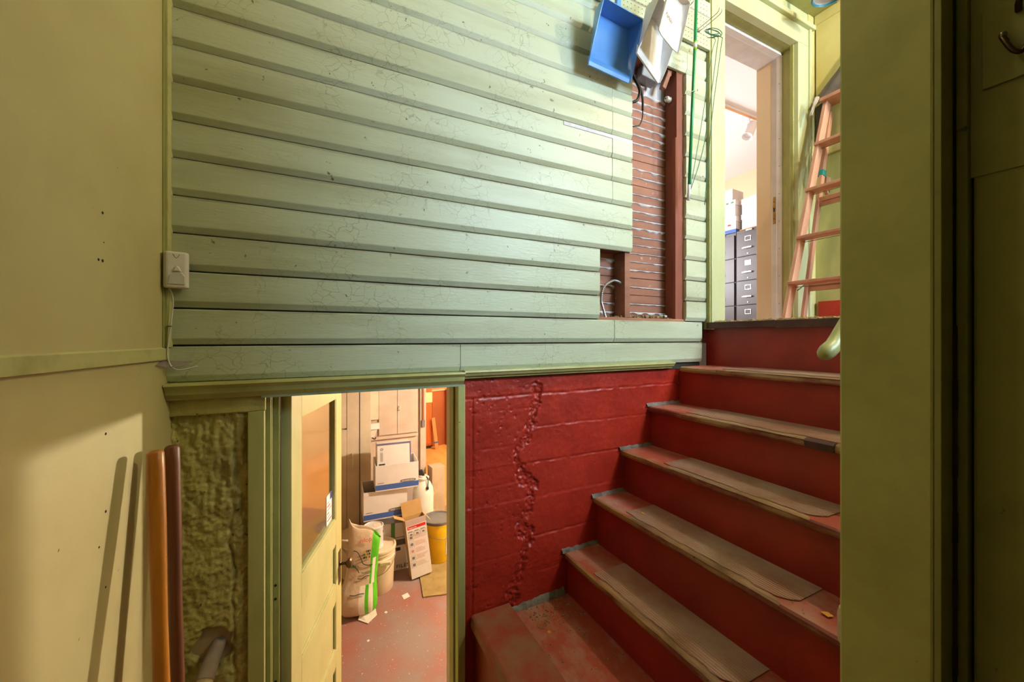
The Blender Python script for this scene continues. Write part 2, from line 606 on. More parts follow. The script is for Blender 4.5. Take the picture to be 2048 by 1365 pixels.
# studs, sill plate, laths, plaster keys in the opening
box('stud', (1.866, 1.6225, 2.30), (1.924, 1.708, 3.745), M_STUD, wf, .002)
box('stud', (1.852, 1.618, 2.305), (1.866, 1.64, 3.36), M_STUD, wf, .002)
box('stud', (1.477, 1.6235, 2.31), (1.514, 1.708, 2.66), M_LATH, wf, .002)
box('sill_plate', (1.285, 1.615, 2.245), (1.93, 1.712, 2.308), M_LATH, wf, .003)
box('header_block', (1.50, 1.633, 3.742), (1.93, 1.712, 3.80), M_STUD, wf, .003)
box('header_block', (1.285, 1.633, 2.665), (1.512, 1.712, 2.70), M_STUD, wf, .002)
LP = .0485
n_l = 0
z = 2.298
li = 0
me_l = None
while z < 3.73:
    zz = z
    if not (3.585 < zz < 3.73 and False):
        bm = bmesh.new()
        d1, d2 = random.uniform(-.0015, .0015), random.uniform(-.0015, .0015)
        x1 = 1.868 if zz < 3.56 else 1.70
        bm_beam(bm, (1.27, 1.714, zz + LP / 2 + d1), (x1, 1.714, zz + LP / 2 + d2), .008, .0445, (0, 0, 1))
        obj('lath', bm, M_LATH, wf, .001)
    # plaster key pushed through the gap above this lath
    rnd = random.Random(li * 13 + 5)
    wet = rnd.random()
    for (xa, xb) in ((1.295, 1.477), (1.516, min(1.868, x1))):
        if xa < 1.4 and zz > 2.62:
            continue
        if wet < .12:
            continue
        n = 30
        tops, bots = [], []
        amp = .006 + (.034 if wet > .55 and zz < 3.2 else .010) * rnd.random()
        ph = rnd.uniform(0, 50)
        bm = bmesh.new()
        prev = None
        for i in range(n + 1):
            t = i / n
            x = xa + (xb - xa) * t
            dr = max(0, nz(x * 22 + ph, li * 3.1) + .15) * amp * (0.6 + t) + .0042 + .0012 * nz(x * 90 + ph, 4)
            zt = zz + LP - .0015
            row = [bm.verts.new((x, 1.7115, zt + .002)), bm.verts.new((x, 1.7035, zt - .0004)), bm.verts.new((x, 1.7035, zt - dr * .7)), bm.verts.new((x, 1.7105, zt - dr))]
            if prev:
                for a in range(3):
                    bm.faces.new((prev[a], row[a], row[a + 1], prev[a + 1]))
            prev = row
        obj('plaster_key', bm, M_PLAST, wf, 0, True)
    z += LP
    li += 1
# rubble and plaster crumbs on the sill plate
bm = bmesh.new()
rnd = random.Random(3)
for i in range(260):
    x = rnd.uniform(1.36, 1.86)
    y = rnd.uniform(1.625, 1.70)
    s = rnd.uniform(.002, .008) * (1.3 if 1.5 < x < 1.8 else .8)
    zb = 2.308 + rnd.uniform(0, .012) * (1 if 1.5 < x < 1.8 else .4)
    m4 = Matrix.Translation((x, y, zb)) @ Euler((rnd.uniform(0, 3), rnd.uniform(0, 3), rnd.uniform(0, 3))).to_matrix().to_4x4()
    bmesh.ops.create_icosphere(bm, subdivisions=1, radius=s, matrix=m4 @ Matrix.Diagonal((1.6, .8, .5, 1)))
o = obj('rubble', bm, M_DUST, wf)
o['kind'] = 'stuff'
# plaster skim and wall core behind the laths
bm = bmesh.new()
bx(bm, (-.6, 1.722, 2.166), (2.2, 1.875, 4.8))
bx(bm, (2.2, 1.64, 4.27), (3.05, 1.875, 4.8))
bx(bm, (3.05, 1.64, 2.166), (3.5, 1.875, 4.8))
struct(obj('wall_partition', bm, M_PLAST))

# ---- ledge moulding under the siding
t1 = struct_empty('trim_1', 'green moulded ledge along the foot of the board wall')
pr = [(1.622, 2.056), (1.575, 2.0535), (1.572, 2.047), (1.578, 2.041), (1.585, 2.034), (1.588, 2.018), (1.60, 2.005), (1.604, 1.999), (1.66, 1.999), (1.66, 2.056)]
bm = bmesh.new()
poly_prism(bm, [(-.43, a, b) for a, b in pr], (.56 + .43, 0, 0))
obj('moulding', bm, M_GREEN, t1)
pr2 = [(1.622, 2.066), (1.580, 2.063), (1.578, 2.055), (1.584, 2.050), (1.589, 2.040), (1.60, 2.036), (1.603, 2.028), (1.66, 2.028), (1.66, 2.066)]
bm = bmesh.new()
poly_prism(bm, [(.56, a, b - .004) for a, b in pr2], (1.808 - .56, 0, .004))
obj('moulding', bm, M_GREEN, t1)
box('lintel_board', (-.175, 1.603, 1.992), (.565, 1.655, 2.0), mat('lintel_teal', 'A9B89C', .5, '7C8868', 12, .6), t1, .001)

# ---- red board-formed concrete wall with a long chipped crack
crack = [(.80, .93), (.812, .99), (.824, 1.054), (.862, 1.161), (.893, 1.24), (.880, 1.285), (.850, 1.327), (.895, 1.395), (.903, 1.45), (.905, 1.504), (.86, 1.56), (.835, 1.61), (.824, 1.669), (.872, 1.721), (.912, 1.835), (.938, 1.928), (.945, 1.945)]
wid = [.03, .03, .026, .022, .022, .030, .026, .018, .020, .034, .030, .016, .016, .024, .022, .026, .03]
lines = [(1.932, .56, 2.1, .006), (1.776, .93, 2.1, .004), (1.607, .86, 2.1, .005), (1.44, .93, 2.1, .003), (1.257, .90, 2.1, .005), (1.868, .61, .92, .002), (1.70, .61, .83, .002), (1.53, .61, .85, .0022), (1.37, .61, .85, .002), (1.20, .61, .84, .002), (1.085, .9, 1.2, .002)]


def crack_d(x, z):
    best = 9
    wv = .02
    for i in range(len(crack) - 1):
        ax, az = crack[i]
        bx_, bz = crack[i + 1]
        dx, dz = bx_ - ax, bz - az
        t = max(0, min(1, ((x - ax) * dx + (z - az) * dz) / (dx * dx + dz * dz)))
        d = math.hypot(x - ax - dx * t, z - az - dz * t)
        if d < best:
            best = d
            wv = wid[i] * (1 - t) + wid[i + 1] * t
    return best, wv


def red_y(x, z):
    y = 1.630 + .0022 * nz(x * 9, z * 9) + .0012 * nz(x * 40, z * 40, 2)
    # form board steps
    y += .0022 * nz(7.3, math.floor((z - .1) / .168) * 1.7)
    for lz, xa, xb, dep in lines:
        if xa <= x <= xb:
            dz = z - lz - .004 * nz(x * 14, lz * 20) - (.004 if lz > 1.9 else 0) * (x - .9)
            y += dep * math.exp(-(dz / .0045) ** 2) * (.6 + nz(x * 30, lz * 9)) - dep * .6 * math.exp(-((dz + .007) / .005) ** 2) * max(0, nz(x * 16, lz * 7) + .2)
    y += .006 * math.exp(-((x - .612) / .0035) ** 2) * (1 if z < 1.93 else 0)
    d, wv = crack_d(x, z)
    wv *= 1.15 * (1 + .8 * nz(x * 22, z * 22, 5) + .5 * nz(x * 60, z * 60, 6))
    if d < wv:
        t = min(1, (wv - d) / .006)
        q = nz(x * 55, z * 55, 3) + .8 * nz(x * 130, z * 130, 8)
        y += t * (.009 + .008 * q)
    # pits in the plaster
    p = nz(x * 70, z * 70, 11)
    if p > .52 and x < .95:
        y += .004
    return y


def grid_wall(name, x0, x1, z0, z1, step, fn, yb, m, parent=None):
    nx = int((x1 - x0) / step)
    nzz = int((z1 - z0) / step)
    vs, fs = [], []
    for j in range(nzz + 1):
        zv = z0 + (z1 - z0) * j / nzz
        for i in range(nx + 1):
            xv = x0 + (x1 - x0) * i / nx
            vs.append((xv, fn(xv, zv), zv))
    for j in range(nzz):
        for i in range(nx):
            a = j * (nx + 1) + i
            fs.append((a, a + 1, a + nx + 2, a + nx + 1))
    b = len(vs)
    vs += [(x0, yb, z0), (x1, yb, z0), (x1, yb, z1), (x0, yb, z1)]
    fs.append((b, b + 3, b + 2, b + 1))
    fs.append([j * (nx + 1) for j in range(nzz + 1)] + [b + 3, b])
    fs.append([b + 1, b + 2] + [j * (nx + 1) + nx for j in range(nzz, -1, -1)])
    fs.append([nzz * (nx + 1) + i for i in range(nx + 1)] + [b + 2, b + 3])
    fs.append([b, b + 1] + [i for i in range(nx, -1, -1)])
    me = bpy.data.meshes.new(name)
    me.from_pydata(vs, [], fs)
    me.materials.append(m)
    for p in me.polygons:
        p.use_smooth = len(p.vertices) == 4 and p.index < len(fs) - 5
    o = bpy.data.objects.new(name, me)
    C.objects.link(o)
    if parent:
        o.parent = parent
    return o


struct(grid_wall('wall_red_concrete', .566, 2.1, .86, 2.030, .0046, red_y, 1.70, M_RED), 'red painted concrete wall with a chipped vertical crack')
struct(box('wall_red_base', (.566, 1.635, 0), (2.1, 1.70, .86), M_RED, bevel=0))


# ---- rough green concrete beside the lower door
def green_y(x, z):
    y = 1.640 + .008 * nz(x * 14, z * 9) + .007 * nz(x * 40, z * 28, 2) + .005 * nz(x * 95, z * 75, 4)
    if z > 1.60:
        y += .010 * nz(x * 60, z * 9, 6)          # vertical drag marks
    # chipped crack
    xc = -.262 + .016 * nz(z * 7, 3.3) + .01 * nz(z * 23, 1.3)
    y += .012 * math.exp(-((x - xc) / .006) ** 2) * (1 if z < 1.55 else .5)
    # broken hole round the pipe
    r = math.hypot((x + .318) / 1.0, (z - 1.150) / 1.25)
    rr = .058 + .014 * nz(x * 30, z * 30, 8)
    if r < rr:
        y += .065 * min(1, (rr - r) / .018)
    if x > -.232:
        y += .012 * max(0, (x + .232) / .016) * (.5 + abs(nz(z * 40, 2)))
    return y


struct(grid_wall('wall_green_concrete', -.50, -.216, .80, 1.945, .0040, green_y, 1.80, M_CONG), 'rough olive painted concrete beside the lower door')
struct(box('wall_green_base', (-.62, 1.645, 0), (-.216, 1.80, .80), M_CONG, bevel=0))
struct(grid_wall('wall_green_header', -.50, -.165, 1.944, 2.001, .0045, lambda x, z: 1.622 + .002 * nz(x * 30, z * 30), 1.66, M_CONG))
# basement partition core around the lower door
bm = bmesh.new()
bx(bm, (-1.6, 1.66, 0), (-.216, 1.80, 2.166))
bx(bm, (.56, 1.70, 0), (3.6, 1.80, 2.166))
bx(bm, (-.216, 1.66, 2.002), (.56, 1.80, 2.166))
struct(obj('wall_basement_front', bm, M_BCEIL))
bm = bmesh.new()
bx(bm, (-1.6, 1.8, 0), (-1.5, 8.9, 2.16))
bx(bm, (3.5, 1.8, 0), (3.6, 8.9, 2.16))
bx(bm, (-1.6, 8.8, 0), (3.6, 8.9, 2.16))
struct(obj('wall_basement', bm, M_BRIGHT))

# ---- lower door frame (stepped jambs)
tr = struct_empty('trim_2', 'green stepped frame of the lower door')
box('casing', (-.216, 1.620, .0), (-.167, 1.655, 1.944), M_GREEN, tr, .003)
box('jamb', (-.19, 1.655, 0), (-.151, 1.672, 2.0), M_OLIVE, tr, .002)
box('jamb_edge', (-.152, 1.672, 0), (-.148, 1.690, 2.0), M_DOOR, tr, .0006)
box('jamb', (-.19, 1.690, 0), (-.127, 1.80, 2.0), M_OLIVE, tr, .002)
for zz in (1.285, 1.235, .93, .88):
    lathe('screw_hole', [(0, 0), (.0045, 0), (.0045, .002), (0, .002)], M_BLACKH, tr, 10).matrix_local = Matrix.Translation((-.139, 1.6895, zz)) @ Matrix.Rotation(R(90), 4, 'X')
box('casing', (.536, 1.604, 0), (.570, 1.66, 1.999), M_GREEN, tr, .004)
box('jamb', (.528, 1.645, 0), (.56, 1.70, 2.0), M_OLIVE, tr, .002)
box('jamb', (.545, 1.70, 0), (.562, 1.80, 2.0), M_CREAMC, tr, .002)

# ---- left wall (slightly splayed), trim rail and corner batten
wl = struct_empty('wall_left', 'tan green painted sheet wall with a rail')
ang = math.atan(.115)
wl.location = (-.426, 1.60, 0)
wl.rotation_euler = (0, 0, -ang)       # local -y runs towards the viewer along the wall
# local frame: y' = along wall (0 at the corner, negative towards the camera), x' = out of the wall (+)
box('sheet', (-.03, -2.9, 2.160), (.0, .03, CEIL), M_LWALL, wl, 0)
box('sheet', (-.035, -2.9, 0), (-.004, .045, 2.150), M_LWALL, wl, 0)
prism('rail', [(-.005, -2.9, 2.130), (.006, -2.9, 2.131), (.006, -2.9, 2.166), (0, -2.9, 2.170)], (0, 2.9, 0), M_LTRIM, wl, .001)
box('batten', (.0, -.022, 2.170), (.010, .012, CEIL), M_LTRIM, wl, .0015)
box('batten', (.0, -.034, 2.170), (.003, -.022, CEIL), M_OLIVE, wl, .0005)
for yy, zz, r_ in ((-.32, 2.50, .004), (-.32, 2.385, .0045), (-.335, 2.385, .004), (-.315, 2.43, .002), (-.30, 1.965, .004), (-.30, 1.775, .004), (-.30, 1.59, .003), (-.325, 1.70, .003)):
    lathe('nail_hole', [(0, -.001), (r_, -.001), (r_ * .8, .0006), (0, .0004)], M_BLACKH, wl, 9).matrix_local = Matrix.Translation((.0 if zz > 2.16 else -.004, yy, zz)) @ Matrix.Rotation(R(90), 4, 'Y')
# ---- enclosing walls out of view
bm = bmesh.new()
bx(bm, (-1.2, -1.1, 0), (1.2, -1.0, CEIL))
bx(bm, (1.02, -1.7, 0), (1.12, .27, CEIL))
struct(obj('wall_back', bm, M_DARKW))

# ---- near stair wall: its end face is the green post on the right; window high in it
wn = struct_empty('wall_right', 'green painted end of the near stair wall')
bm = bmesh.new()
bx(bm, (.90, .2705, 0), (1.03, .40, CEIL))
obj('post', bm, M_OPENW, wn, .004)
bm = bmesh.new()
poly_prism(bm, [(1.03, .33, 0), (2.13, .33, 0), (2.13, .33, 2.72), (1.03, .33, 1.50)], (0, .07, 0))
obj('knee_wall', bm, M_OPENW, wn, .003)
# daylit far end of the landing, out of view behind the post
bm = bmesh.new()
bx(bm, (1.12, -1.70, 2.0), (1.90, -1.60, CEIL))
bx(bm, (3.10, -1.70, 2.0), (3.40, -1.60, CEIL))
bx(bm, (1.90, -1.70, 2.0), (3.10, -1.60, 3.38))
bx(bm, (1.90, -1.70, 4.32), (3.10, -1.60, CEIL))
struct(obj('wall_landing_end', bm, M_OPENW))
wd = struct_empty('window_1', 'window at the near end of the landing')
for a, b in (((1.90, -1.66, 3.38), (1.95, -1.60, 4.32)), ((3.05, -1.66, 3.38), (3.10, -1.60, 4.32)), ((1.95, -1.66, 3.38), (3.05, -1.60, 3.43)), ((1.95, -1.66, 4.27), (3.05, -1.60, 4.32))):
    box('sash', a, b, M_PALE, wd, .002)
box('glass_pane', (1.95, -1.64, 3.43), (3.05, -1.636, 4.27), M_WGLASS, wd, 0)
# ---- end wall of the landing
we = struct_empty('wall_end', 'yellow green end wall of the landing')
box('wall_body', (3.245, -1.7, 2.166), (3.35, 1.66, CEIL), M_GREEN, we, 0)
box('upper_panel', (3.225, .42, 3.50), (3.245, 1.575, 4.47), M_YEL, we, .002)
box('cornice', (3.215, .42, 4.45), (3.245, 1.58, CEIL), M_YEL, we, .003)
struct(box('baseboard_end', (3.222, .42, LANDZ), (3.245, 1.56, 2.46), M_RED, bevel=.002))

# ---- upper doorway casing
td = struct_empty('trim_3', 'pale green casing of the upper doorway')
box('casing', (2.104, 1.572, 2.25), (2.225, 1.622, 4.27), M_PALE, td, .003)
box('back_band', (2.092, 1.578, 2.25), (2.104, 1.622, 4.40), M_OLIVE, td, .002)
box('casing', (3.0, 1.572, LANDZ), (3.125, 1.622, 4.27), M_PALE, td, .003)
box('back_band', (3.125, 1.560, LANDZ), (3.150, 1.622, 4.42), M_PALE, td, .004)
box('filler_strip', (3.150, 1.585, LANDZ), (3.245, 1.64, CEIL), M_YEL, td, .002)
box('head_casing', (2.104, 1.572, 4.262), (3.125, 1.622, 4.385), M_PALE, td, .003)
box('head_cap', (2.085, 1.545, 4.385), (3.17, 1.622, 4.415), M_PALE, td, .004)
box('frieze', (2.1, 1.59, 4.415), (3.245, 1.64, CEIL), M_PALE, td, .002)
box('jamb_stop', (2.99, 1.60, LANDZ), (3.005, 1.622, 4.262), M_OLIVE, td, .002)
jm = struct_empty('trim_4', 'jamb lining of the upper doorway')
box('jamb', (3.022, 1.622, LANDZ), (3.06, 1.688, 4.27), M_GREEN, jm, .002)
box('white_strip', (3.012, 1.688, LANDZ), (3.06, 1.724, 4.262), M_JAMBW, jm, .002)
box('jamb', (3.024, 1.724, LANDZ), (3.06, 1.766, 4.27), M_JAMBW, jm, .002)
box('jamb', (3.026, 1.766, LANDZ), (3.06, 1.880, 4.27), M_BEIGE, jm, .002)
box('head_jamb', (2.2, 1.622, 4.262), (3.03, 1.688, 4.29), M_OLIVE, jm, .002)
box('head_strip', (2.2, 1.688, 4.245), (3.03, 1.73, 4.29), M_JAMBW, jm, .002)
box('head_jamb', (2.2, 1.73, 4.255), (3.03, 1.88, 4.29), M_JAMBW, jm, .002)
box('jamb', (2.17, 1.622, LANDZ), (2.2, 1.88, 4.29), M_GREEN, jm, .002)
for i in range(9):
    lathe('nail_head', [(0, 0), (.003, 0), (.002, .0015), (0, .002)], M_OLDB, jm, 8).matrix_local = Matrix.Translation((3.012, 1.706, 2.45 + i * .2)) @ Matrix.Rotation(R(-90), 4, 'Y')
sp = struct_empty('trim_5', 'brass strike plate in the doorway jamb')
bm = bmesh.new()
bx(bm, (3.021, 1.738, 3.04), (3.0255, 1.756, 3.24))
obj('plate', bm, M_BRASS, sp, .001)
box('latch_hole', (3.0195, 1.742, 3.13), (3.0212, 1.752, 3.16), M_BLACK, sp, 0)
box('screw', (3.0195, 1.744, 3.20), (3.0212, 1.750, 3.206), M_OLDB, sp, 0)
box('screw', (3.0195, 1.744, 3.075), (3.0212, 1.750, 3.081), M_OLDB, sp, 0)
box('baseboard_upper', (3.027, 1.78, LANDZ), (3.035, 1.88, LANDZ + .1), M_JAMBW, jm, .002)

# ---- upper room shell
bm = bmesh.new()
bx(bm, (5.82, 1.875, 2.2), (5.95, 5.3, 4.75))
struct(obj('wall_upper_east', bm, M_BEIGE))
bm = bmesh.new()
bx(bm, (1.0, 5.2, 2.2), (5.95, 5.3, 4.75))
bx(bm, (.9, 1.875, 2.2), (1.0, 5.3, 4.75))
bx(bm, (3.5, 1.78, 2.2), (5.95, 1.875, 4.75))
struct(obj('wall_upper_room', bm, M_BEIGE))

# ---- dark plank door standing open on the right, with its strips
d2 = struct_empty('door_2', 'dark olive door standing open beside the post')
box('leaf', (.968, -.55, .5), (1.0, .244, 4.2), M_OLIVE, d2, .002)
box('upper_board', (.9655, -.50, 2.463), (.9685, .2475, 4.1), M_OLIVE, d2, .001)
box('lower_board', (.9655, -.50, .6), (.9685, .2405, 2.457), M_OLIVE, d2, .001)
box('edge_strip', (.955, .2475, .5), (.99, .2605, 4.2), M_OLIVE, d2, .0015)
struct(box('trim_6', (.902, .262, .0), (.948, .2705, CEIL), M_OLIVE, bevel=.001))
hg = thing('door_hinge', 'rusty vertical hinge strip in the gap beside the green post', 'hinge', (.949, .2605, 1.2))
bm = bmesh.new()
bm_tube(bm, [(0, 0, -.2), (0, 0, 1.02)], .0030, 8)
for i in range(9):
    bm_tube(bm, [(0, 0, i * .11), (0, 0, i * .11 + .05)], .0042, 8)
obj('hinge_barrel', bm, M_RUST, hg, 0, True)
box('hinge_leaf', (.004, -.002, -.2), (.0055, .009, 1.02), M_RUST, hg, 0)
hk = thing('coat_hook', 'curved metal hook on a square board on the dark door', 'hook', (.9655, .212, 2.60))
box('back_board', (-.0045, -.05, .0), (0, .0215, .125), M_OLIVE, hk, .001)
tube('hook_arm', curve_pts([(-.005, -.004, .062), (-.016, -.002, .066), (-.022, -.006, .055), (-.023, -.014, .036), (-.020, -.022, .030), (-.018, -.028, .042)]), [.0035] * 40 + [.003], M_OLDB, hk, 8) if False else tube('hook_arm', curve_pts([(-.005, -.004, .062), (-.016, -.002, .066), (-.022, -.006, .055), (-.023, -.014, .036), (-.020, -.022, .030), (-.018, -.028, .042)]), .0034, M_OLDB, hk, 8)
lathe('hook_tip', [(0, -.005), (.004, -.003), (.005, 0), (.004, .003), (0, .005)], M_STEEL, hk, 10, (-.017, -.003, .068))
tube('upper_arm', curve_pts([(-.005, -.016, .10), (-.014, -.018, .108), (-.022, -.024, .12), (-.028, -.03, .14)]), .004, M_OLDB, hk, 8)

# ================================================================== STAIRCASE
st = thing('staircase', 'red painted wooden stairs with worn ribbed rubber treads', 'stairs', (0, 0, 0))
NOS = [(1.085, 1.141), (1.267, 1.380), (1.450, 1.601), (1.644, 1.819), (1.866, 2.035)]
YW, YN = 1.628, .404
seq = NOS + [(2.10, LANDZ)]
FZ = .935
prevz = FZ
for i, (nx, zt) in enumerate(seq):
    # riser, set back under the nosing
    box('riser', (nx + .026, YN, prevz - .03), (nx + .045, YW, zt - .028), M_RISER, st, .001)
    if i < 5:
        nxt = seq[i + 1][0] + .026
        yend = YW if i < 4 else 1.598
        # tread with rounded nosing profile
        pr = [(nxt, zt - .03), (nx + .012, zt - .032), (nx + .003, zt - .026), (nx, zt - .016), (nx + .003, zt - .005), (nx + .012, zt), (nxt + .002, zt)]
        bm = bmesh.new()
        ns = 28
        rows = []
        for s in range(ns + 1):
            y = YN + (yend - YN) * s / ns
            wr = .003 * nz(y * 9, i * 3.3) + .0015 * nz(y * 30, i)
            sag = -.004 * math.exp(-((y - .95) / .25) ** 2)
            rows.append([bm.verts.new((px + (wr if j in (2, 3, 4) else 0), y, pz + (sag + wr * .5 if j in (3, 4, 5) else 0))) for j, (px, pz) in enumerate(pr)])
        for a, b in zip(rows, rows[1:]):
            for j in range(len(pr)):
                j2 = (j + 1) % len(pr)
                f = bm.faces.new((a[j], a[j2], b[j2], b[j]))
                f.material_index = 1 if j in (1, 2, 3, 4) else 0
        bm.faces.new(rows[0][::-1])
        bm.faces.new(rows[-1])
        obj('tread', bm, [M_TREAD, M_NOSE], st, 0)
    prevz = zt

# ribbed rubber mats with torn front edges
MATS_Y = [(.76, 1.42), (.70, 1.42), (.71, 1.36), (.50, 1.40), (.45, 1.36)]
for i, (nx, zt) in enumerate(NOS):
    y0, y1 = MATS_Y[i]
    nxt = seq[i + 1][0] + .024
    ny = 64
    ribs = 17
    bm = bmesh.new()
    prev = None
    for s in range(ny + 1):
        t = s / ny
        y = y0 + (y1 - y0) * t
        xf = nx + .030 + .012 * nz(y * 11, i * 5.1) + .005 * nz(y * 40, i * 2.2)
        if t < .10:
            xf += .05 * (1 - t / .10) ** 2
        if i == 3:
            xf += .03 * max(0, nz(y * 7 + 3, 1.7))
        row = []
        xs = []
        for r in range(ribs):
            a = nx + .012 + (nxt - nx - .012) * r / ribs
            b = nx + .012 + (nxt - nx - .012) * (r + .55) / ribs
            c = nx + .012 + (nxt - nx - .012) * (r + .62) / ribs
            d = nx + .012 + (nxt - nx - .012) * (r + .97) / ribs
            xs += [(a, .0034), (b, .0034), (c, .0018), (d, .0018)]
        row.append(bm.verts.new((xf, y, zt + .0002)))
        for xv, h in xs:
            row.append(bm.verts.new((max(xv, xf), y, zt + h)))
        row.append(bm.verts.new((nxt, y, zt + .0034)))
        row.append(bm.verts.new((nxt, y, zt + .0002)))
        if prev:
            for a in range(len(row) - 1):
                bm.faces.new((prev[a], row[a], row[a + 1], prev[a + 1]))
        else:
            first = row
        prev = row
    o = obj('rubber_mat', bm, M_MAT, st, 0)
    # bare worn wood strip in front of the mat
    bm = bmesh.new()
    prev = None
    for s in range(41):
        t = s / 40
        y = y0 + .02 + (y1 - y0 - .06) * t
        e = .006 * math.sin(math.pi * t) ** .3
        xa = nx + .004 + .003 * nz(y * 17, i + 9)
        xb = nx + .012 + .034 * math.sin(math.pi * t) ** .35
        row = [bm.verts.new((xa, y, zt - .004)), bm.verts.new((nx + .012, y, zt + .0008)), bm.verts.new((xb, y, zt + .0008))]
        if prev:
            for a in range(2):
                bm.faces.new((prev[a], row[a], row[a + 1], prev[a + 1]))
        prev = row
    obj('worn_edge', bm, M_WORN, st, 0)
# smooth wrapped rubber end on the fourth tread
prism('rubber_wrap', [(1.640, .745, 1.789), (1.639, .745, 1.815), (1.650, .745, 1.8235), (1.668, .745, 1.8235), (1.668, .745, 1.818), (1.646, .745, 1.789)], (0, .095, 0), M_RUBBER, st, .001)
# dark rubber edging and frayed mat along the landing edge
box('landing_edging', (2.094, YN, LANDZ - .038), (2.104, 1.21, LANDZ + .002), M_RUBBER, st, .002)
box('landing_edging', (2.091, 1.205, LANDZ - .034), (2.102, 1.60, LANDZ + .004), M_RUBBER, st, .003)
bm = bmesh.new()
rnd = random.Random(5)
for i in range(700):
    y = rnd.uniform(YN, 1.56)
    x = 2.106 + rnd.uniform(0, .05)
    p = Vector((x, y, LANDZ + rnd.uniform(.002, .012)))
    d = Vector((rnd.uniform(-1, 1), rnd.uniform(-1, 1), rnd.uniform(-.1, .15))).normalized() * rnd.uniform(.008, .02)
    bm_beam(bm, p - d, p + d, .0022, .0022, (0, 0, 1))
o = obj('straw_fringe', bm, M_STRAW, st)
o['kind'] = 'stuff'
# lower landing slab, kerb board and lower riser
box('lower_tread', (.70, YN, .86), (1.13, YW, FZ), M_TREAD, st, .003)
bm = bmesh.new()
prk = [(.60, .945), (.603, .978), (.612, .985), (.785, .985), (.790, .980), (.790, .930), (.60, .93)]
poly_prism(bm, [(a, .60, b) for a, b in prk], (0, YW - .005 - .60, 0))
obj('kerb_board', bm, mat('dusty_red_kerb', '96402E', .7, '8E6850', 7, .85, .4, .62, 'BFA98C', 140, .74, .77, bump=.35, bscale=90), st, .002)
box('lower_riser', (.622, .60, 0), (.66, YW - .004, .93), mat('orange_lit_riser', '9E3E1C', .5, '84301A', 5, .7, bump=.2, bscale=50), st, .001)  # orange glow of the basement light is put into this riser's colour
# ragged grey mortar where the steps meet the wall
for i, (nx, zt) in enumerate([(.80, FZ)] + NOS[:4]):
    xe = (seq[i][0] + .03) if i else 1.09
    bm = bmesh.new()
    prev = None
    for s in range(21):
        x = nx - .008 + (xe - nx + .008) * s / 20
        h = .018 + .008 * nz(x * 40, i * 3) + (.02 if i == 0 else 0) * (s / 20)
        row = [bm.verts.new((x, YW + .004, zt + h)), bm.verts.new((x, YW - .006, zt + h * .6)), bm.verts.new((x, YW - .012 - .004 * nz(x * 30, 4), zt + .0005))]
        if prev:
            for a in range(2):
                bm.faces.new((prev[a], row[a], row[a + 1], prev[a + 1]))
        prev = row
    obj('mortar_fillet', bm, M_GREYM, st, 0, True)
# grit in the corners
bm = bmesh.new()
rnd = random.Random(11)


def grit(x0, x1, y0, y1, z, n, s0, s1):
    for i in range(n):
        x = rnd.uniform(x0, x1)
        y = rnd.uniform(y0, y1)
        s = rnd.uniform(s0, s1)
        m4 = Matrix.Translation((x, y, z + s * .25)) @ Euler((0, 0, rnd.uniform(0, 3))).to_matrix().to_4x4() @ Matrix.Diagonal((1.5, 1, .45, 1))
        bmesh.ops.create_icosphere(bm, subdivisions=1, radius=s, matrix=m4)


grit(.80, 1.10, 1.20, 1.62, FZ, 170, .001, .0035)
grit(.86, 1.10, 1.46, 1.62, FZ, 160, .002, .005)
for i, (nx, zt) in enumerate(NOS):
    grit(nx + .02, seq[i + 1][0] + .02, .6, 1.6, zt, 45, .0008, .0026)
o = obj('grit', bm, M_DUST, st)
o['kind'] = 'stuff'

# ================================================================== THINGS ON THE WALLS
# ---- motion detector
s = thing('motion_detector', 'white plastic motion detector with cable in the wall corner', 'sensor', (-.400, 1.585, 2.355), (0, 0, R(14)))
bm = bmesh.new()
v = [(-.031, 0), (.031, 0), (.031, -.022), (.024, -.034), (-.024, -.034), (-.031, -.022)]
poly_prism(bm, [(a, b, 0.0) for a, b in v], (0, 0, .112))
obj('housing', bm, M_SENSOR, s, .005)
bm = bmesh.new()
poly_prism(bm, [(-.021, -.0335, .010), (.021, -.0335, .010), (.021, -.0335, .036), (.014, -.0335, .047), (-.006, -.0335, .047), (-.016, -.0335, .038)], (0, -.004, 0))
obj('lens_window', bm, M_LENS, s, .002)
prism('lens_hood', [(-.010, -.034, .050), (.012, -.034, .050), (.006, -.034, .066), (0, -.034, .068)], (0, -.006, 0), M_SENSOR, s, .003)
tube('cover_notch', [(-.008 + .016 * k / 8, -.0342, .104 - .012 * math.sin(math.pi * k / 8)) for k in range(9)], .0007, M_INKGRY, s, 6)
cb = tube('cable', curve_pts([(-.017, -.008, .002), (-.008, -.006, -.035), (-.012, -.008, -.10), (-.018, -.008, -.16), (-.021, -.004, -.195), (-.020, -.004, -.220), (-.012, -.006, -.245), (.002, -.010, -.256), (.022, -.014, -.255), (.052, -.018, -.246)]), .0022, M_WHITEP, s, 8)
box('cable_clip', (-.024, -.012, -.121), (-.010, -.004, -.117), M_STEEL, s, .0005)
# ---- cobweb below the detector
bm = bmesh.new()
c0 = (-.432, 1.59, 2.118)
pts = [(-.455, 1.50, 2.120), (-.43, 1.575, 2.128), (-.36, 1.592, 2.124), (-.375, 1.58, 2.114), (-.41, 1.57, 2.107)]
cv = bm.verts.new((-.417, 1.575, 2.108))
pv = [bm.verts.new(p) for p in pts]
for a, b in zip(pv, pv[1:]):
    bm.faces.new((cv, a, b))
o = obj('cobweb', bm, M_WEB)
md = o.modifiers.new('t', 'SOLIDIFY')
md.thickness = .0012
tag(o, 'dusty grey cobweb in the corner below the motion detector', 'cobweb')


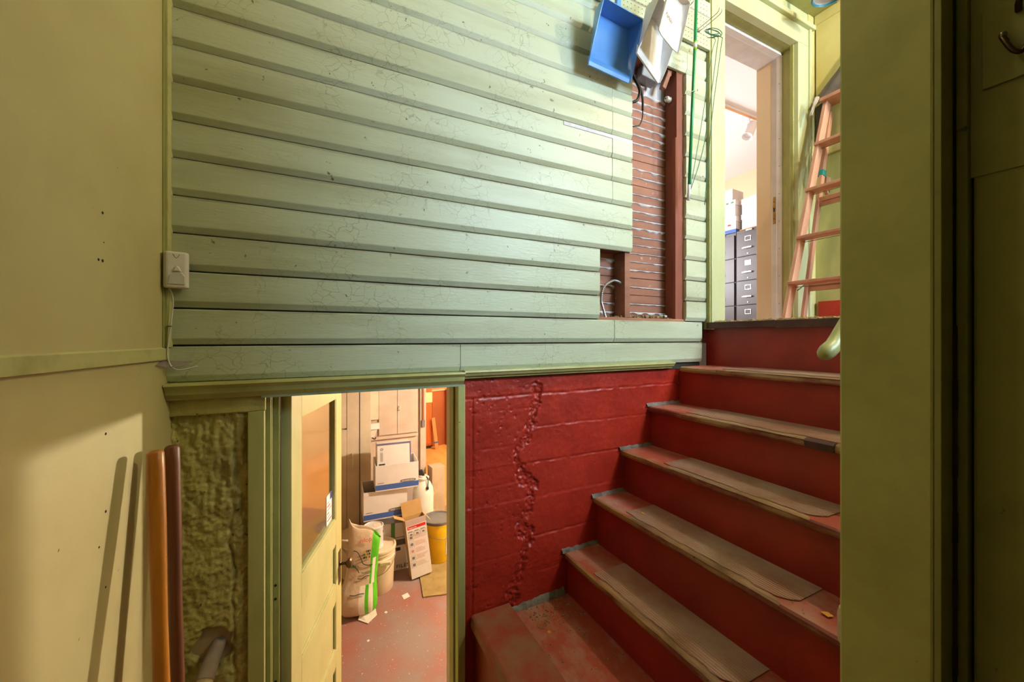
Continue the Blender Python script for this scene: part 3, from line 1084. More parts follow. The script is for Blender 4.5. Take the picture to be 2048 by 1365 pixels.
# ---- tool handles leaning in the corner
def handle(name, label, top, low, r, m):
    top = Vector(top)
    low = Vector(low)
    d = (low - top)
    foot = top + d * ((top.z - .01) / (top.z - low.z))
    t = thing(name, label, 'tool handle', (foot.x, foot.y, .0), (0, 0, 0), 'long wooden tool handles in the corner')
    pts, rr = [], []
    N = 40
    for i in range(N + 1):
        u = i / N
        p = top + (foot - top) * u - Vector((foot.x, foot.y, 0))
        pts.append(p)
        dist = u * (foot - top).length
        k = 1.0
        if dist < .012:
            k = .55 + .45 * math.sqrt(dist / .012)
        elif dist < .20:
            k = 1.0
        elif dist < .42:
            k = 1.0 - .16 * (dist - .2) / .22
        else:
            k = .84 + .22 * min(1, (dist - .42) / .7)
        rr.append(r * k)
    # finer spacing at the rounded tip
    tip = [top + (foot - top).normalized() * q - Vector((foot.x, foot.y, 0)) for q in (0, .002, .005, .009)]
    pts = tip + pts[1:]
    rr = [r * .45, r * .72, r * .88, r * .97] + rr[1:]
    tube('shaft', pts, rr, m, t, 20)
    return t


handle('tool_handle', 'orange varnished wooden tool handle leaning in the left corner', (-.400, 1.405, 1.891), (-.358, 1.30, 1.31), .0195, M_HANDLE)
handle('tool_handle', 'dark brown wooden tool handle behind the orange one', (-.384, 1.483, 1.884), (-.352, 1.40, 1.25), .0185, M_HANDLE2)

# ---- broken pipe in the green concrete
pp = thing('drain_pipe', 'grey wrapped pipe coming out of the hole in the green concrete', 'pipe', (-.318, 1.60, 1.082))
tube('wrapped_pipe', curve_pts([(.016, .085, .075), (.010, .045, .060), (.002, .0, .045), (-.006, -.04, .02)]), [.021 + .005 * (k / 24) for k in range(25)], M_PIPE, pp, 18)
tube('pipe_end', curve_pts([(-.005, -.036, .023), (-.010, -.075, -.005), (-.016, -.12, -.045), (-.022, -.16, -.10)]), .0245, M_PIPE2, pp, 18)

# ---- pegboard, hooks
pg = thing('pegboard', 'green painted strip of pegboard above the wall hole', 'pegboard', (1.05, 1.575, 3.91))
box('panel', (0, 0, 0), (1.045, .019, .28), M_SIDING, pg, .002)
bm = bmesh.new()
for i in range(40):
    for j in range(10):
        bmesh.ops.create_circle(bm, cap_ends=True, segments=8, radius=.0028, matrix=Matrix.Translation((.02 + i * .0254 * 1.0, -.0004, .02 + j * .0254)) @ Matrix.Rotation(R(90), 4, 'X'))
o = obj('peg_holes', bm, M_BLACKH, pg)
o['kind'] = 'stuff'


def peg_hook(label, x, z, L=.11):
    t = thing('peg_hook', label, 'hook', (x, 1.575, z), (0, 0, 0), 'wire hooks on the pegboard')
    for dx in (-.010, .012):
        tube('prong', curve_pts([(dx, .005, 0), (dx, -.03, -.002), (dx, -L * .8, 0), (dx, -L, .006), (dx, -L - .004, .022)]), .0019, M_STEEL, t, 6)
    box('hook_plate', (-.014, -.003, -.006), (.016, 0, .006), M_STEEL, t, .0005)
    return t


peg_hook('empty double wire hook between the cream dustpan and the green pole', 1.80, 4.005)
peg_hook('double wire hook that carries the coil of green wire', 1.985, 3.99, .14)


# ---- dustpans
def dustpan(name, label, loc, rot, w, h, m, deep=.085, handle_len=.16, lip=True, hs=.016, curve=.5):
    t = thing(name, label, 'dustpan', loc, rot, 'dustpans hanging on the pegboard')
    # local: x across, z up (lip at z=0), floor plate in the y=0 plane, walls towards -y
    N = 12
    bm = bmesh.new()
    th = .0035

    def half(u):          # half width along height
        return (w / 2) * (1.0 - .10 * u ** 2)

    def dep(u):
        return .012 + (deep - .012) * u ** .8
    # outer shell rows: left rim, left bottom, floor ..., right bottom, right rim
    rows = []
    for i in range(N + 1):
        u = i / N
        hw = half(u)
        d = dep(u)
        fl = [(-hw - .006, -d), (-hw - .002, -d * .5), (-hw + .010, -.004)]
        cv_ = [(-hw + .010 + (2 * hw - .020) * q / 6, 0) for q in range(1, 6)]
        fr = [(hw - .010, -.004), (hw + .002, -d * .5), (hw + .006, -d)]
        rows.append([bm.verts.new((a, b, h * u)) for a, b in fl + cv_ + fr])
    for a, b in zip(rows, rows[1:]):
        for j in range(len(a) - 1):
            bm.faces.new((a[j], a[j + 1], b[j + 1], b[j]))
    # closed back (top) wall, leaning outwards
    top = rows[-1]
    back = [bm.verts.new((v_.co.x * .96, -deep - .004 if 0 else v_.co.y - .0 if 0 else -deep * 1.0, h + .004)) for v_ in top]
    for j in range(len(top) - 1):
        if (top[j].co - back[j].co).length > 1e-4:
            try:
                bm.faces.new((top[j], top[j + 1], back[j + 1], back[j]))
            except ValueError:
                pass
    bmesh.ops.remove_doubles(bm, verts=bm.verts, dist=.0004)
    o = obj('pan', bm, m, t, 0, True)
    md = o.modifiers.new('s', 'SOLIDIFY')
    md.thickness = th
    md.offset = 0
    o.modifiers.new('es', 'EDGE_SPLIT').split_angle = R(35)
    if lip:
        bm = bmesh.new()
        hw = half(0)
        poly_prism(bm, [(-hw, .002, -.004), (-hw, -.006, -.004), (-hw, -.011, .012), (-hw, -.004, .040), (-hw, .002, .044)], (2 * hw, 0, 0))
        obj('lip', bm, m, t, .001)
    bm = bmesh.new()
    poly_prism(bm, [(-hs, -deep * .35, h + .002), (hs, -deep * .35, h + .002), (hs * .8, -deep * .25, h + handle_len), (-hs * .8, -deep * .25, h + handle_len)], (0, -.020, 0))
    obj('handle', bm, m, t, .006)
    return t


dustpan('dustpan', 'blue plastic dustpan hanging on the pegboard', (1.300, 1.545, 3.515), (R(3), R(2), R(2)), .262, .258, M_BLUE, .085, .20)
dustpan('dustpan', 'white plastic dustpan hanging between the blue and the cream one', (1.475, 1.462, 3.545), (R(4), R(10), R(19)), .235, .255, M_WHITEP, .080, .18, True, .018)
dp = dustpan('dustpan', 'cream plastic dustpan hanging nearest the green pole', (1.482, 1.345, 3.600), (R(6), R(8), R(14)), .170, .225, M_CREAMP, .035, .16, False, .010)
text('maker_mark', 'NAGY', .022, (-.05, -.006, .10), (R(90), R(12), 0), M_INKGRY, dp)

# ---- long green pole hanging from the board
gp = thing('extension_pole', 'long green metal pole hanging beside the wall hole', 'pole', (1.873, 1.545, 2.975))
tube('shaft', [(.004, .0, .085), (-.002, -.028, .55), (-.004, -.045, .85), (.008, -.050, 1.30)], .0085, M_POLE, gp, 14)
tube('grey_socket', [(.003, .004, .0), (.0035, .001, .05), (.004, 0, .087)], [.0075, .0085, .009], M_WHITEP, gp, 14)
tube('lime_band', [(-.0035, -.0445, .818), (-.0032, -.0455, .862)], .0093, M_LIME, gp, 14)
tube('paper_label', [(-.0035, -.0448, .828), (-.0032, -.0453, .852)], .0097, M_LABEL, gp, 14)
tube('twist_tie', curve_pts([(-.020, -.035, .585), (-.004, -.046, .592), (.012, -.036, .602), (.03, -.034, .618), (.036, -.03, .606)]), .003, M_CANW, gp, 6)
# ---- coil of green garden wire with two long ends
gw = thing('wire_coil', 'coil of thin green wire with long hanging ends beside the casing', 'wire', (1.95, 1.44, 3.87))
pts = []
for i in range(70):
    a = i / 70 * 2 * math.pi * 3.4
    rr = .042 + .010 * math.sin(a * .7)
    pts.append((rr * math.cos(a) * 1.1 - .01, rr * math.sin(a) * .6, .004 * math.sin(a * 1.3) + .010 * math.sin(a)))
tube('coil', pts, .0021, M_WIRE, gw, 6)
tube('hanging_end', curve_pts([(.02, .03, .0), (.055, .02, .01), (.06, .03, -.04), (.05, .06, -.30), (.02, .09, -.60), (-.06, .12, -.86), (-.075, .125, -.875)]), .0021, M_WIRE, gw, 6)
tube('hanging_end', curve_pts([(.01, .04, .005), (.07, .01, .008), (.078, .02, -.05), (.085, .08, -.4), (.088, .125, -.84), (.084, .128, -.88)]), .0021, M_WIRE, gw, 6)
tube('hanging_end', curve_pts([(.0, .045, .005), (.045, .03, .0), (.040, .05, -.08), (.01, .09, -.45), (-.05, .12, -.84)]), .0018, M_WIRE, gw, 6)

# ---- things inside the wall hole
fc = thing('flex_conduit', 'bent armoured metal conduit in the small lower wall hole', 'conduit', (1.373, 1.655, 2.308))
cp = curve_pts([(0, 0, 0), (-.018, .0, .05), (-.030, 0, .095), (-.012, 0, .16), (.045, .0, .197), (.085, .0, .197), (.106, .0, .186)], 14)
rr = [.0062 + (.0011 if k % 2 else 0) for k in range(len(cp))]
tube('sleeve', cp, rr, M_CONDUIT, fc, 10, False)
jb = thing('junction_box', 'grey metal box behind the blue dustpan in the wall hole', 'electrical box', (1.69, 1.672, 3.66), (0, R(12), R(-6)))
box('box_body', (-.065, -.03, 0), (.05, .035, .075), M_GREYBOX, jb, .008)
box('box_cover', (-.055, -.034, .045), (.045, -.028, .074), mat('box_cover_blue', 'A9C3DE', .4), jb, .004)
bc = thing('electric_cable', 'thick black cable looping out beside the blue dustpan', 'cable', (1.53, 1.60, 3.60))
tube('sheath', curve_pts([(-.005, .04, .06), (.018, .02, .0), (.035, .005, -.06), (.012, .0, -.12), (-.02, .01, -.135)]), .0075, M_BLACK, bc, 10)
tube('sheath', curve_pts([(.0, .045, .05), (.045, .02, -.02), (.06, .01, -.09), (.058, .006, -.16)]), .0065, M_BLACK, bc, 10)
tube('inner_wire', curve_pts([(.058, .006, -.158), (.055, .005, -.20), (.035, .004, -.245), (.0, .004, -.262), (-.02, .012, -.262)]), .0035, M_BLACK, bc, 8)
kb = thing('porcelain_knob', 'white porcelain wiring knob on the stud', 'insulator', (1.862, 1.665, 3.60), (0, R(-90), 0))
lathe('knob', [(0, 0), (.014, 0), (.016, .006), (.012, .012), (.012, .018), (.016, .022), (.015, .032), (.008, .036), (0, .036)], M_PORC, kb, 18)
lathe('nail', [(0, .036), (.004, .036), (.004, .039), (0, .04)], M_RUST, kb, 8)
br = thing('wooden_cleat', 'short brown wooden cleat at the top of the wall hole', 'wood block', (1.80, 1.655, 3.64))
bm = bmesh.new()
bm_beam(bm, (-.012, .0, .0), (.022, -.01, .095), .026, .03)
obj('cleat', bm, M_LATH, br, .002)
bm = bmesh.new()
bm_beam(bm, (.022, -.022, .09), (.03, .055, .10), .03, .03, (0, 0, 1))
obj('arm', bm, M_LATH, br, .002)
ds = tag(lathe('steel_disc', [(0, 0), (.02, 0), (.022, .004), (.022, .008), (.018, .012), (0, .013)], M_CANW, None, 18), 'small round disc lying on the sill of the wall hole', 'disc')
ds.location = (1.80, 1.66, 2.318)

# ---- handrail on the near wall
hr = thing('handrail', 'pale green round handrail end beside the green post', 'handrail', (1.083, .502, 2.172))
pts = [(-.030, 0, -.016), (-.026, 0, -.014), (-.017, 0, -.010), (-.004, 0, -.003), (.010, 0, .004), (.022, 0, .012), (.04, 0, .028), (.5, 0, .45), (1.0, 0, .90)]
tube('rail', pts, [.005, .011, .0165, .0185, .018, .0165, .0160, .0160, .0160], M_GREEN, hr, 20)
tube('bracket', curve_pts([(.35, 0, .30), (.35, -.04, .27), (.35, -.10, .27)]), .008, M_OLDB, hr, 8)
cr = tag(lathe('fleece_roller', [(0, -.05), (.018, -.05), (.026, -.044), (.028, -.02), (.028, .03), (.024, .046), (.012, .05), (0, .05)], M_CREAMF, None, 18), 'cream fleecy roll half hidden behind the green post', 'roller')
cr.location = (1.268, .538, 1.431)
# little yellow flake on the second tread
bm = bmesh.new()
poly_prism(bm, [(0, 0, 0), (.018, -.006, .0), (.022, .012, .001), (.004, .022, .001)], (0, 0, .0015))
fk = tag(obj('paint_flake', bm, mat('yellow_flake', 'D69A3C', .8)), 'yellow paint flake on the second stair tread', 'flake')
fk.location = (1.335, .62, 1.384)
for k, (x, y, zz, lab) in enumerate(((1.345, 1.36, 1.3842, 'small tan leaf scrap on the second tread near the red wall'), (1.72, 1.33, 1.8195, 'pale paint scrap on the fourth tread'), (.90, 1.44, FZ, 'yellow crumb on the lower landing'))):
    o = obj('paint_flake', None, None, None, mesh=fk.data)
    o.location = (x, y, zz)
    o.rotation_euler = (0, 0, 1.1 * k)
    o.scale = (.7, .7, 1)
    tag(o, lab, 'flake')

# ================================================================== LANDING THINGS
# ---- stepladder leaning on the end wall
ld = thing('stepladder', 'old wooden stepladder leaning against the end wall', 'ladder', (2.62, 1.45, LANDZ))
ld0 = Vector((2.62, 1.45, LANDZ))


def lp(x, y, z):
    return Vector((x, y, z)) - ld0


def fx(z):
    return 2.622 + (z - LANDZ) * (3.115 - 2.622) / (3.82 - LANDZ)


def rx(z):
    return 2.79 + (z - LANDZ) * (3.15 - 2.79) / (3.75 - LANDZ)


for yb, yt in ((1.45, 1.45), (.98, 1.12)):
    beam('front_rail', lp(fx(LANDZ + .004), yb, LANDZ + .004), lp(fx(3.80), yt, 3.80), .060, .022, M_LAD, ld, (0, 1, 0))
    beam('rear_rail', lp(rx(LANDZ + .004), yb - .012, LANDZ + .004), lp(rx(3.74), yt, 3.74), .036, .020, M_LAD, ld, (0, 1, 0))
for zz in (2.545, 2.842, 3.165, 3.490):
    t = (zz - LANDZ) / 1.5
    y1 = .98 + .14 * t
    box('step', (fx(zz) - .045 - 2.62, y1 - .01 - 1.45, zz - .010 - LANDZ), (fx(zz) + .050 - 2.62, .012, zz + .010 - LANDZ), M_LAD, ld, .003)
    tube('tie_rod', [(fx(zz) + .01 - 2.62, y1 - 1.45, zz - .026 - LANDZ), (fx(zz) + .01 - 2.62, .0, zz - .026 - LANDZ)], .002, M_STEEL, ld, 6)
for zz in (2.53, 3.10):
    t = (zz - LANDZ) / 1.5
    box('rear_bar', (rx(zz) - .012 - 2.62, .98 + .14 * t - 1.45, zz - .030 - LANDZ), (rx(zz) + .008 - 2.62, -.012, zz + .030 - LANDZ), M_LAD, ld, .002)
    box('bar_slot', (rx(zz) - .0135 - 2.62, .99 + .14 * t - 1.45, zz - .003 - LANDZ), (rx(zz) - .0118 - 2.62, -.03, zz + .001 - LANDZ), M_STUD, ld, 0)
box('top_cap', (3.05 - 2.62, 1.06 - 1.45, 3.80 - LANDZ), (3.19 - 2.62, .02, 3.825 - LANDZ), M_LAD, ld, .003)
beam('diagonal_brace', lp(fx(2.545) + .03, 1.44, 2.50), lp(rx(2.53), 1.438, 2.56), .008, .004, M_STEEL, ld)
beam('tape_band', lp(rx(3.30) - .002, 1.447, 3.285), lp(rx(3.34) - .002, 1.447, 3.325), .042, .028, M_TAPE, ld)
bm = bmesh.new()
poly_prism(bm, [(3.07 - 2.62, -.012, 3.20 - LANDZ), (3.10 - 2.62, -.012, 3.17 - LANDZ), (3.105 - 2.62, -.012, 3.24 - LANDZ), (3.12 - 2.62, -.012, 3.19 - LANDZ), (3.125 - 2.62, -.012, 3.29 - LANDZ), (3.075 - 2.62, -.012, 3.29 - LANDZ)], (0, .02, 0))
obj('split_splinter', bm, M_LAD, ld)
# ---- jacket hanging above the ladder top


def cloth(name, label, cat, rows, m, thick=.004, seed=0, amp=.014):
    """rows: list of (z, [(x, y), ...]) from top to bottom, same point count"""
    bm = bmesh.new()
    prev = None
    for zi, (zz, ps) in enumerate(rows):
        row = []
        for k, (x, y) in enumerate(ps):
            q = nz(y * 16 + seed, zz * 9) * amp
            row.append(bm.verts.new((x + q, y + q * .4, zz + .5 * amp * nz(k * 1.3 + seed, zi))))
        if prev:
            for a in range(len(row) - 1):
                bm.faces.new((prev[a], row[a], row[a + 1], prev[a + 1]))
        prev = row
    o = obj(name, bm, m, None, 0, True)
    o.modifiers.new('s', 'SOLIDIFY').thickness = thick
    sd = o.modifiers.new('ss', 'SUBSURF')
    sd.levels = sd.render_levels = 2
    return tag(o, label, cat)


rows = []
for i in range(15):
    u = i / 14
    zz = 4.26 - .45 * u
    yb = 1.20 + (4.26 - zz) * .80 if zz > 4.01 else 1.40 + (4.01 - zz) * .92
    ya = 1.14 - .20 * u
    n = 14
    ps = []
    for k in range(n):
        v_ = k / (n - 1)
        y = ya + (yb - ya) * v_
        x = 3.185 - .10 * u ** .6 * (.75 + .25 * math.sin(math.pi * v_)) - .015 * u * math.sin(v_ * 24)
        ps.append((x, y))
    rows.append((zz, ps))
cloth('jacket', 'grey brown jacket draped over the top of the ladder', 'jacket', rows, M_JACKET, .005, 3)
rows = []
for i in range(12):
    u = i / 11
    zz = 3.84 - .52 * u
    ps = [(3.165 - .03 * u + .010 * math.sin(k * 1.7), 1.545 - .01 * u - k * .014 * (1 - .6 * u)) for k in range(6)]
    rows.append((zz, ps))
cloth('hanging_cloth', 'dark grey cloth hanging down behind the ladder', 'cloth', rows, M_JACKET, .004, 9, .008)
rows = []
for i in range(8):
    u = i / 7
    zz = 3.835 - .13 * u
    ps = [(3.035 + .014 * math.sin(k * 1.9 + u * 3) - .035 * u, 1.500 - k * .009 * (1 - .6 * u)) for k in range(5)]
    rows.append((zz, ps))
cloth('rag', 'pale rag tucked over the ladder top', 'rag', rows, M_RAG, .004, 5, .006)
# ---- dark tool lying on the landing floor
tl = thing('hand_saw', 'dark grey flat tool lying on the landing by the red baseboard', 'tool', (2.86, 1.15, LANDZ + .006), (R(0), R(-6), R(60)))
bm = bmesh.new()
poly_prism(bm, [(-.20, -.01, 0), (.16, -.035, 0), (.16, .035, 0), (-.20, .012, 0)], (0, 0, .004))
obj('blade', bm, M_GREYLID, tl, .001)
prism('grip', [(.14, -.045, -.002), (.25, -.04, -.002), (.26, .03, -.002), (.15, .045, -.002)], (0, 0, .022), M_BLACK, tl, .006)

# ---- ceiling lamp of the landing
cl_ = thing('ceiling_lamp', 'round ceiling lamp with a blue rim above the landing', 'lamp', (2.86, 1.32, CEIL - .006))
lathe('stem', [(0, 0), (.05, 0), (.05, -.02), (.014, -.03), (.014, -.14), (0, -.14)], M_BRASS, cl_, 20)
lathe('rim', [(.088, -.158), (.094, -.166), (.094, -.178), (.086, -.182), (.082, -.170)], M_TEALR, cl_, 28)
lathe('shade', [(.015, -.135), (.06, -.145), (.088, -.160), (.086, -.172)], M_PORC, cl_, 28)

# ================================================================== UPPER ROOM
tk = thing('track_light', 'white track spotlight on the upper room ceiling', 'track light', (4.05, 2.77, 4.70))
box('track', (-.6, -.018, -.030), (1.2, .018, 0), M_WALLW, tk, .002)
box('track_slot', (-.6, -.0185, -.034), (1.2, .008, -.030), M_TANW, tk, 0)
tube('stem', [(.28, 0, -.03), (.28, 0, -.075)], .010, M_WALLW, tk, 10)
beam('bracket', (.235, 0, -.075), (.325, 0, -.078), .004, .022, M_WALLW, tk, (0, 1, 0))
beam('bracket', (.237, 0, -.075), (.232, 0, -.165), .004, .018, M_WALLW, tk, (0, 1, 0))
hd = obj('lamp_head', None, None, tk, mesh=None) if False else lathe('lamp_head', [(0, .10), (.035, .10), (.050, .092), (.054, .08), (.058, -.10), (.052, -.10), (.048, -.06), (0, -.06)], M_WALLW, tk, 24)
hd.location = (.285, 0, -.175)
hd.rotation_euler = (0, R(30), 0)


def filing_cabinet(label, x, y, depth=.62, wdt=.38, setback=0):
    t = thing('filing_cabinet', label, 'filing cabinet', (x, y, LANDZ), (0, 0, 0), 'steel filing cabinets')
    hgt = 1.32
    box('body', (.012, 0, 0), (depth, wdt, hgt), M_CABBLK, t, .003)
    for i in range(4):
        z0 = .025 + i * .316
        d = box('drawer', (-.006, .014, z0), (.012, wdt - .014, z0 + .308), M_CABBLK, t, .003)
        # label holder, handle, lock button are sub-parts
        bm = bmesh.new()
        zc = z0 + .225
        yc = wdt / 2 + .02
        for a, b in (((-.011, yc - .04, zc - .03), (-.006, yc - .034, zc + .03)), ((-.011, yc + .034, zc - .03), (-.006, yc + .04, zc + .03)), ((-.011, yc - .034, zc - .03), (-.006, yc + .034, zc - .024)), ((-.011, yc - .034, zc + .024), (-.006, yc + .034, zc + .03))):
            bx(bm, a, b)
        if i == 2:
            bx(bm, (-.008, yc - .036, zc - .026), (-.006, yc + .036, zc + .026))
        obj('label_holder', bm, M_CHROME, d, 0)
        bm = bmesh.new()
        zc = z0 + .105
        bx(bm, (-.030, yc - .055, zc - .009), (-.022, yc + .055, zc + .009))
        bx(bm, (-.024, yc - .055, zc - .006), (-.006, yc - .047, zc + .006))
        bx(bm, (-.024, yc + .047, zc - .006), (-.006, yc + .055, zc + .006))
        bx(bm, (-.020, yc + .06, zc - .006), (-.006, yc + .078, zc + .005))
        obj('handle', bm, M_CHROME, d, .002)
        lathe('lock_button', [(0, 0), (.009, 0), (.008, .006), (0, .007)], M_CHROME, d, 12).matrix_local = Matrix.Translation((-.006, yc, z0 + .03)) @ Matrix.Rotation(R(-90), 4, 'Y')
    box('nameplate', (-.006, wdt / 2 - .03, hgt - .022), (.012, wdt / 2 + .05, hgt - .005), M_CHROME, t, .001)
    return t


filing_cabinet('dark steel filing cabinet with chrome handles seen through the upper doorway', 4.975, 2.985)
filing_cabinet('second dark filing cabinet at the left edge of the upper doorway', 5.0, 3.385)


def carton(label, x, y, z, sx, sy, sz, rz, m=None, lid=True, name='storage_box', group='white boxes on the filing cabinets', stripe=None, base=None, mark=None):
    m = m or M_BOXW
    t = thing(name, label, 'box', (x, y, z), (0, 0, R(rz)), group)
    box('carton', (-sx / 2, -sy / 2, 0), (sx / 2, sy / 2, sz), m, t, .004)
    if lid:
        box('lid', (-sx / 2 - .008, -sy / 2 - .008, sz - .065), (sx / 2 + .008, sy / 2 + .008, sz + .004), m, t, .004)
    if base:
        box('base_band', (-sx / 2 - .002, -sy / 2 - .002, .0), (sx / 2 + .002, sy / 2 + .002, .05), base, t, .001)
    if mark:
        for (yy, zz, mm) in mark:
            bm = bmesh.new()
            bx(bm, (-sx / 2 - .011, yy - .018, zz - .010), (-sx / 2 - .0085, yy + .018, zz + .010))
            obj('print', bm, mm, t, 0)
    return t


top = LANDZ + 1.324
carton('white box with blue base on the second filing cabinet', 5.16, 3.575, top + .002, .30, .34, .215, 4, base=M_BOXBLUE, mark=[(-.08, .11, M_INKRED)])
carton('white lidded box with green marks on the upper stack', 5.16, 3.575, top + .225, .30, .33, .215, 3, mark=[(-.13, .185, M_GREENST), (-.06, .185, M_GREENST)])
carton('small plain white box topmost behind the doorway casing', 5.20, 3.62, top + .446, .26, .26, .18, 4, lid=False)
carton('plain white lower box on the nearer filing cabinet', 5.21, 3.165, top + .024, .30, .34, .20, -4)
carton('white upper box with a rolled paper on the nearer filing cabinet', 5.21, 3.165, top + .230, .30, .34, .20, -6)
fd = thing('file_folders', 'orange and blue folders lying on the nearer filing cabinet', 'folders', (5.02, 3.10, top))
box('folder', (-.035, -.10, 0), (.20, .22, .008), mat('folder_orange', 'D89A4A', .7), fd, .001)
box('folder', (-.03, -.10, .008), (.20, .10, .014), mat('folder_blue', '4F86C6', .7), fd, .001)
box('folder', (-.02, -.08, .014), (.20, .16, .021), M_BOXW, fd, .001)

# ================================================================== LOWER DOOR LEAF
d1 = struct_empty('door_1', 'green panelled door with a glass light standing ajar')
d1.location = (-.125, 1.725, 0)
d1.rotation_euler = (0, 0, R(90 - 17.3))     # local x runs from hinge to latch edge
DW, DT = .70, .038
DH = 1.985
# local: x 0..DW, y: face towards the viewer/right is y = -DT .. 0
SZ = .105


def dpart(name, x0, z0, x1, z1, y0=-DT, y1=0.0, m=None, bev=.002):
    return box(name, (x0, y0, z0), (x1, y1, z1), m or M_DOOR, d1, bev)


dpart('stile', 0, .01, SZ, DH)
dpart('stile', DW - SZ, .01, DW, DH)
ZG = 1.235                       # bottom of the glass
rails = [(.01, .20), (.455, .55), (.80, .895), (1.105, ZG), (DH - .11, DH)]
for a, b in rails:
    dpart('rail', SZ, a, DW - SZ, b)
for (a, b) in ((.20, .455), (.55, .80), (.895, 1.105)):
    dpart('panel', SZ, a, DW - SZ, b, -DT + .012, -.012)
    for q in ((SZ, a, SZ + .010, b), (DW - SZ - .010, a, DW - SZ, b), (SZ + .01, a, DW - SZ - .01, a + .010), (SZ + .01, b - .01, DW - SZ - .01, b)):
        dpart('panel_bead', q[0], q[1], q[2], q[3], -DT + .003, -.003, M_OLIVE if q[0] > .3 and q[2] > .55 else M_DOOR, .003)
dpart('glass_pane', SZ, ZG, DW - SZ, DH - .11, -.021, -.017, M_GLASS, 0)
for q in ((SZ, ZG, SZ + .010, DH - .11), (DW - SZ - .012, ZG, DW - SZ, DH - .11), (SZ + .01, ZG, DW - SZ - .012, ZG + .012)):
    dpart('glazing_bead', q[0], q[1], q[2], q[3], -DT + .002, -.002, M_GREEN, .003)
# knob with rose and lock plate
kn = lathe('door_knob', [(0, 0), (.012, 0), (.012, .004), (.008, .008), (.008, .030), (.016, .036), (.026, .046), (.027, .056), (.020, .064), (0, .066)], M_OLDB, d1, 22)
kn.matrix_local = Matrix.Translation((DW - .04, -DT - .001, .965)) @ Matrix.Rotation(R(90), 4, 'X')
box('lock_plate', (DW - .06, -DT - .003, .86), (DW - .02, -DT, 1.04), M_OLDB, d1, .001)
box('edge_plate', (DW - .001, -DT + .008, .84), (DW + .0015, -.008, 1.06), M_OLDB, d1, .0005)
stk = box('sticker', (DW - SZ - .11, -.0226, 1.25), (DW - SZ - .022, -.0215, 1.40), M_LABEL, d1, 0)
box('sticker_band', (.0 + DW - SZ - .055, -.0230, 1.365), (DW - SZ - .022, -.0225, 1.40), mat('ink_navy', '2E3A80', .6), d1, 0)
for i in range(6):
    box('sticker_line', (DW - SZ - .10, -.0230, 1.268 + i * .018), (DW - SZ - .03 - .02 * (i % 3), -.0225, 1.274 + i * .018), M_INKPINK if i % 2 else M_INKRED, d1, 0)

# ================================================================== BASEMENT THINGS
# ---- tall cream cupboard
tc = thing('tall_cupboard', 'tall cream painted cupboard with long doors in the basement', 'cupboard', (-.35, 4.16, 0))
box('carcass', (0, .02, .0), (.83, .60, 2.12), M_CREAMC, tc, .002)
box('plinth', (.0, .012, .0), (.83, .03, .09), M_DARK, tc, 0)
for (x0, x1, z0, z1) in ((.01, .355, .10, 1.30), (.01, .355, 1.315, 2.1), (.36, .605, .10, 1.30), (.36, .605, 1.315, 2.1), (.63, .83, .10, 2.1)):
    box('door', (x0, 0, z0), (x1, .02, z1), M_CREAMC, tc, .003) if x0 < .62 else box('stile', (.607, .002, .09), (.83, .02, 2.12), M_CREAMC, tc, .002)
box('door', (.725 - .10, -.0, .10), (.722, .0195, 2.1), M_CREAMC, tc, .003) if False else None
bm = bmesh.new()
bm_tube(bm, curve_pts([(.655, .0, 1.06), (.655, -.025, 1.05), (.655, -.028, .99), (.655, -.025, .93), (.655, .0, .92)]), .007, 8)
obj('handle', bm, M_CREAMP, tc, 0, True)
box('groove', (.722, -.0006, .10), (.728, .003, 2.10), M_DARK, tc, 0)
box('groove', (.605, -.0006, 1.31), (.609, .003, 2.10), M_DARK, tc, 0)
# ---- second cupboard wall with upper doors
c2 = thing('wall_cupboard', 'pinkish cream cupboard with two upper doors behind the box stack', 'cupboard', (.485, 4.45, 0))
box('carcass', (0, .02, 0), (.62, .55, 2.12), M_CREAMC2, c2, .002)
box('door', (.11, 0, 1.14), (.302, .02, 2.1), M_CREAMC2, c2, .002)
box('door', (.306, 0, 1.14), (.53, .02, 2.1), M_CREAMC2, c2, .002)
box('face_strip', (0, -.02, 1.32), (.105, .02, 2.12), M_CREAMC, c2, .002)
box('shelf_edge', (.0, -.02, 1.10), (.53, .02, 1.13), M_CREAMC2, c2, .003)
box('end_post', (.555, -.01, 0), (.62, .02, 2.12), M_CREAMC2, c2, .002)
box('pipe_cover', (.575, -.022, 1.27), (.597, -.01, 2.12), M_BROWNC, c2, .002)
box('switch_box', (.570, -.03, 1.19), (.605, -.01, 1.27), M_INKGRY, c2, .002)
tube('handle', curve_pts([(.325, 0, 1.44), (.325, -.02, 1.435), (.325, -.02, 1.405), (.325, 0, 1.40)]), .005, M_CREAMP, c2, 8)
bk = thing('shelf_bracket', 'small white bracket shelf on the cupboard side', 'bracket', (.52, 4.40, 1.17))
box('shelf', (-.02, -.03, .06), (.07, .02, .12), M_BOXW, bk, .002)
prism('arm', [(-.02, -.01, 0), (.0, -.01, -.05), (.03, -.01, .0), (.05, -.01, .05), (-.01, -.01, .05)], (0, .012, 0), M_CREAMP, bk, .002)
tube('coat_peg', curve_pts([(.0, -.01, -.03), (.02, -.04, -.04), (.03, -.05, -.02)]), .006, M_OLDB, bk, 8)


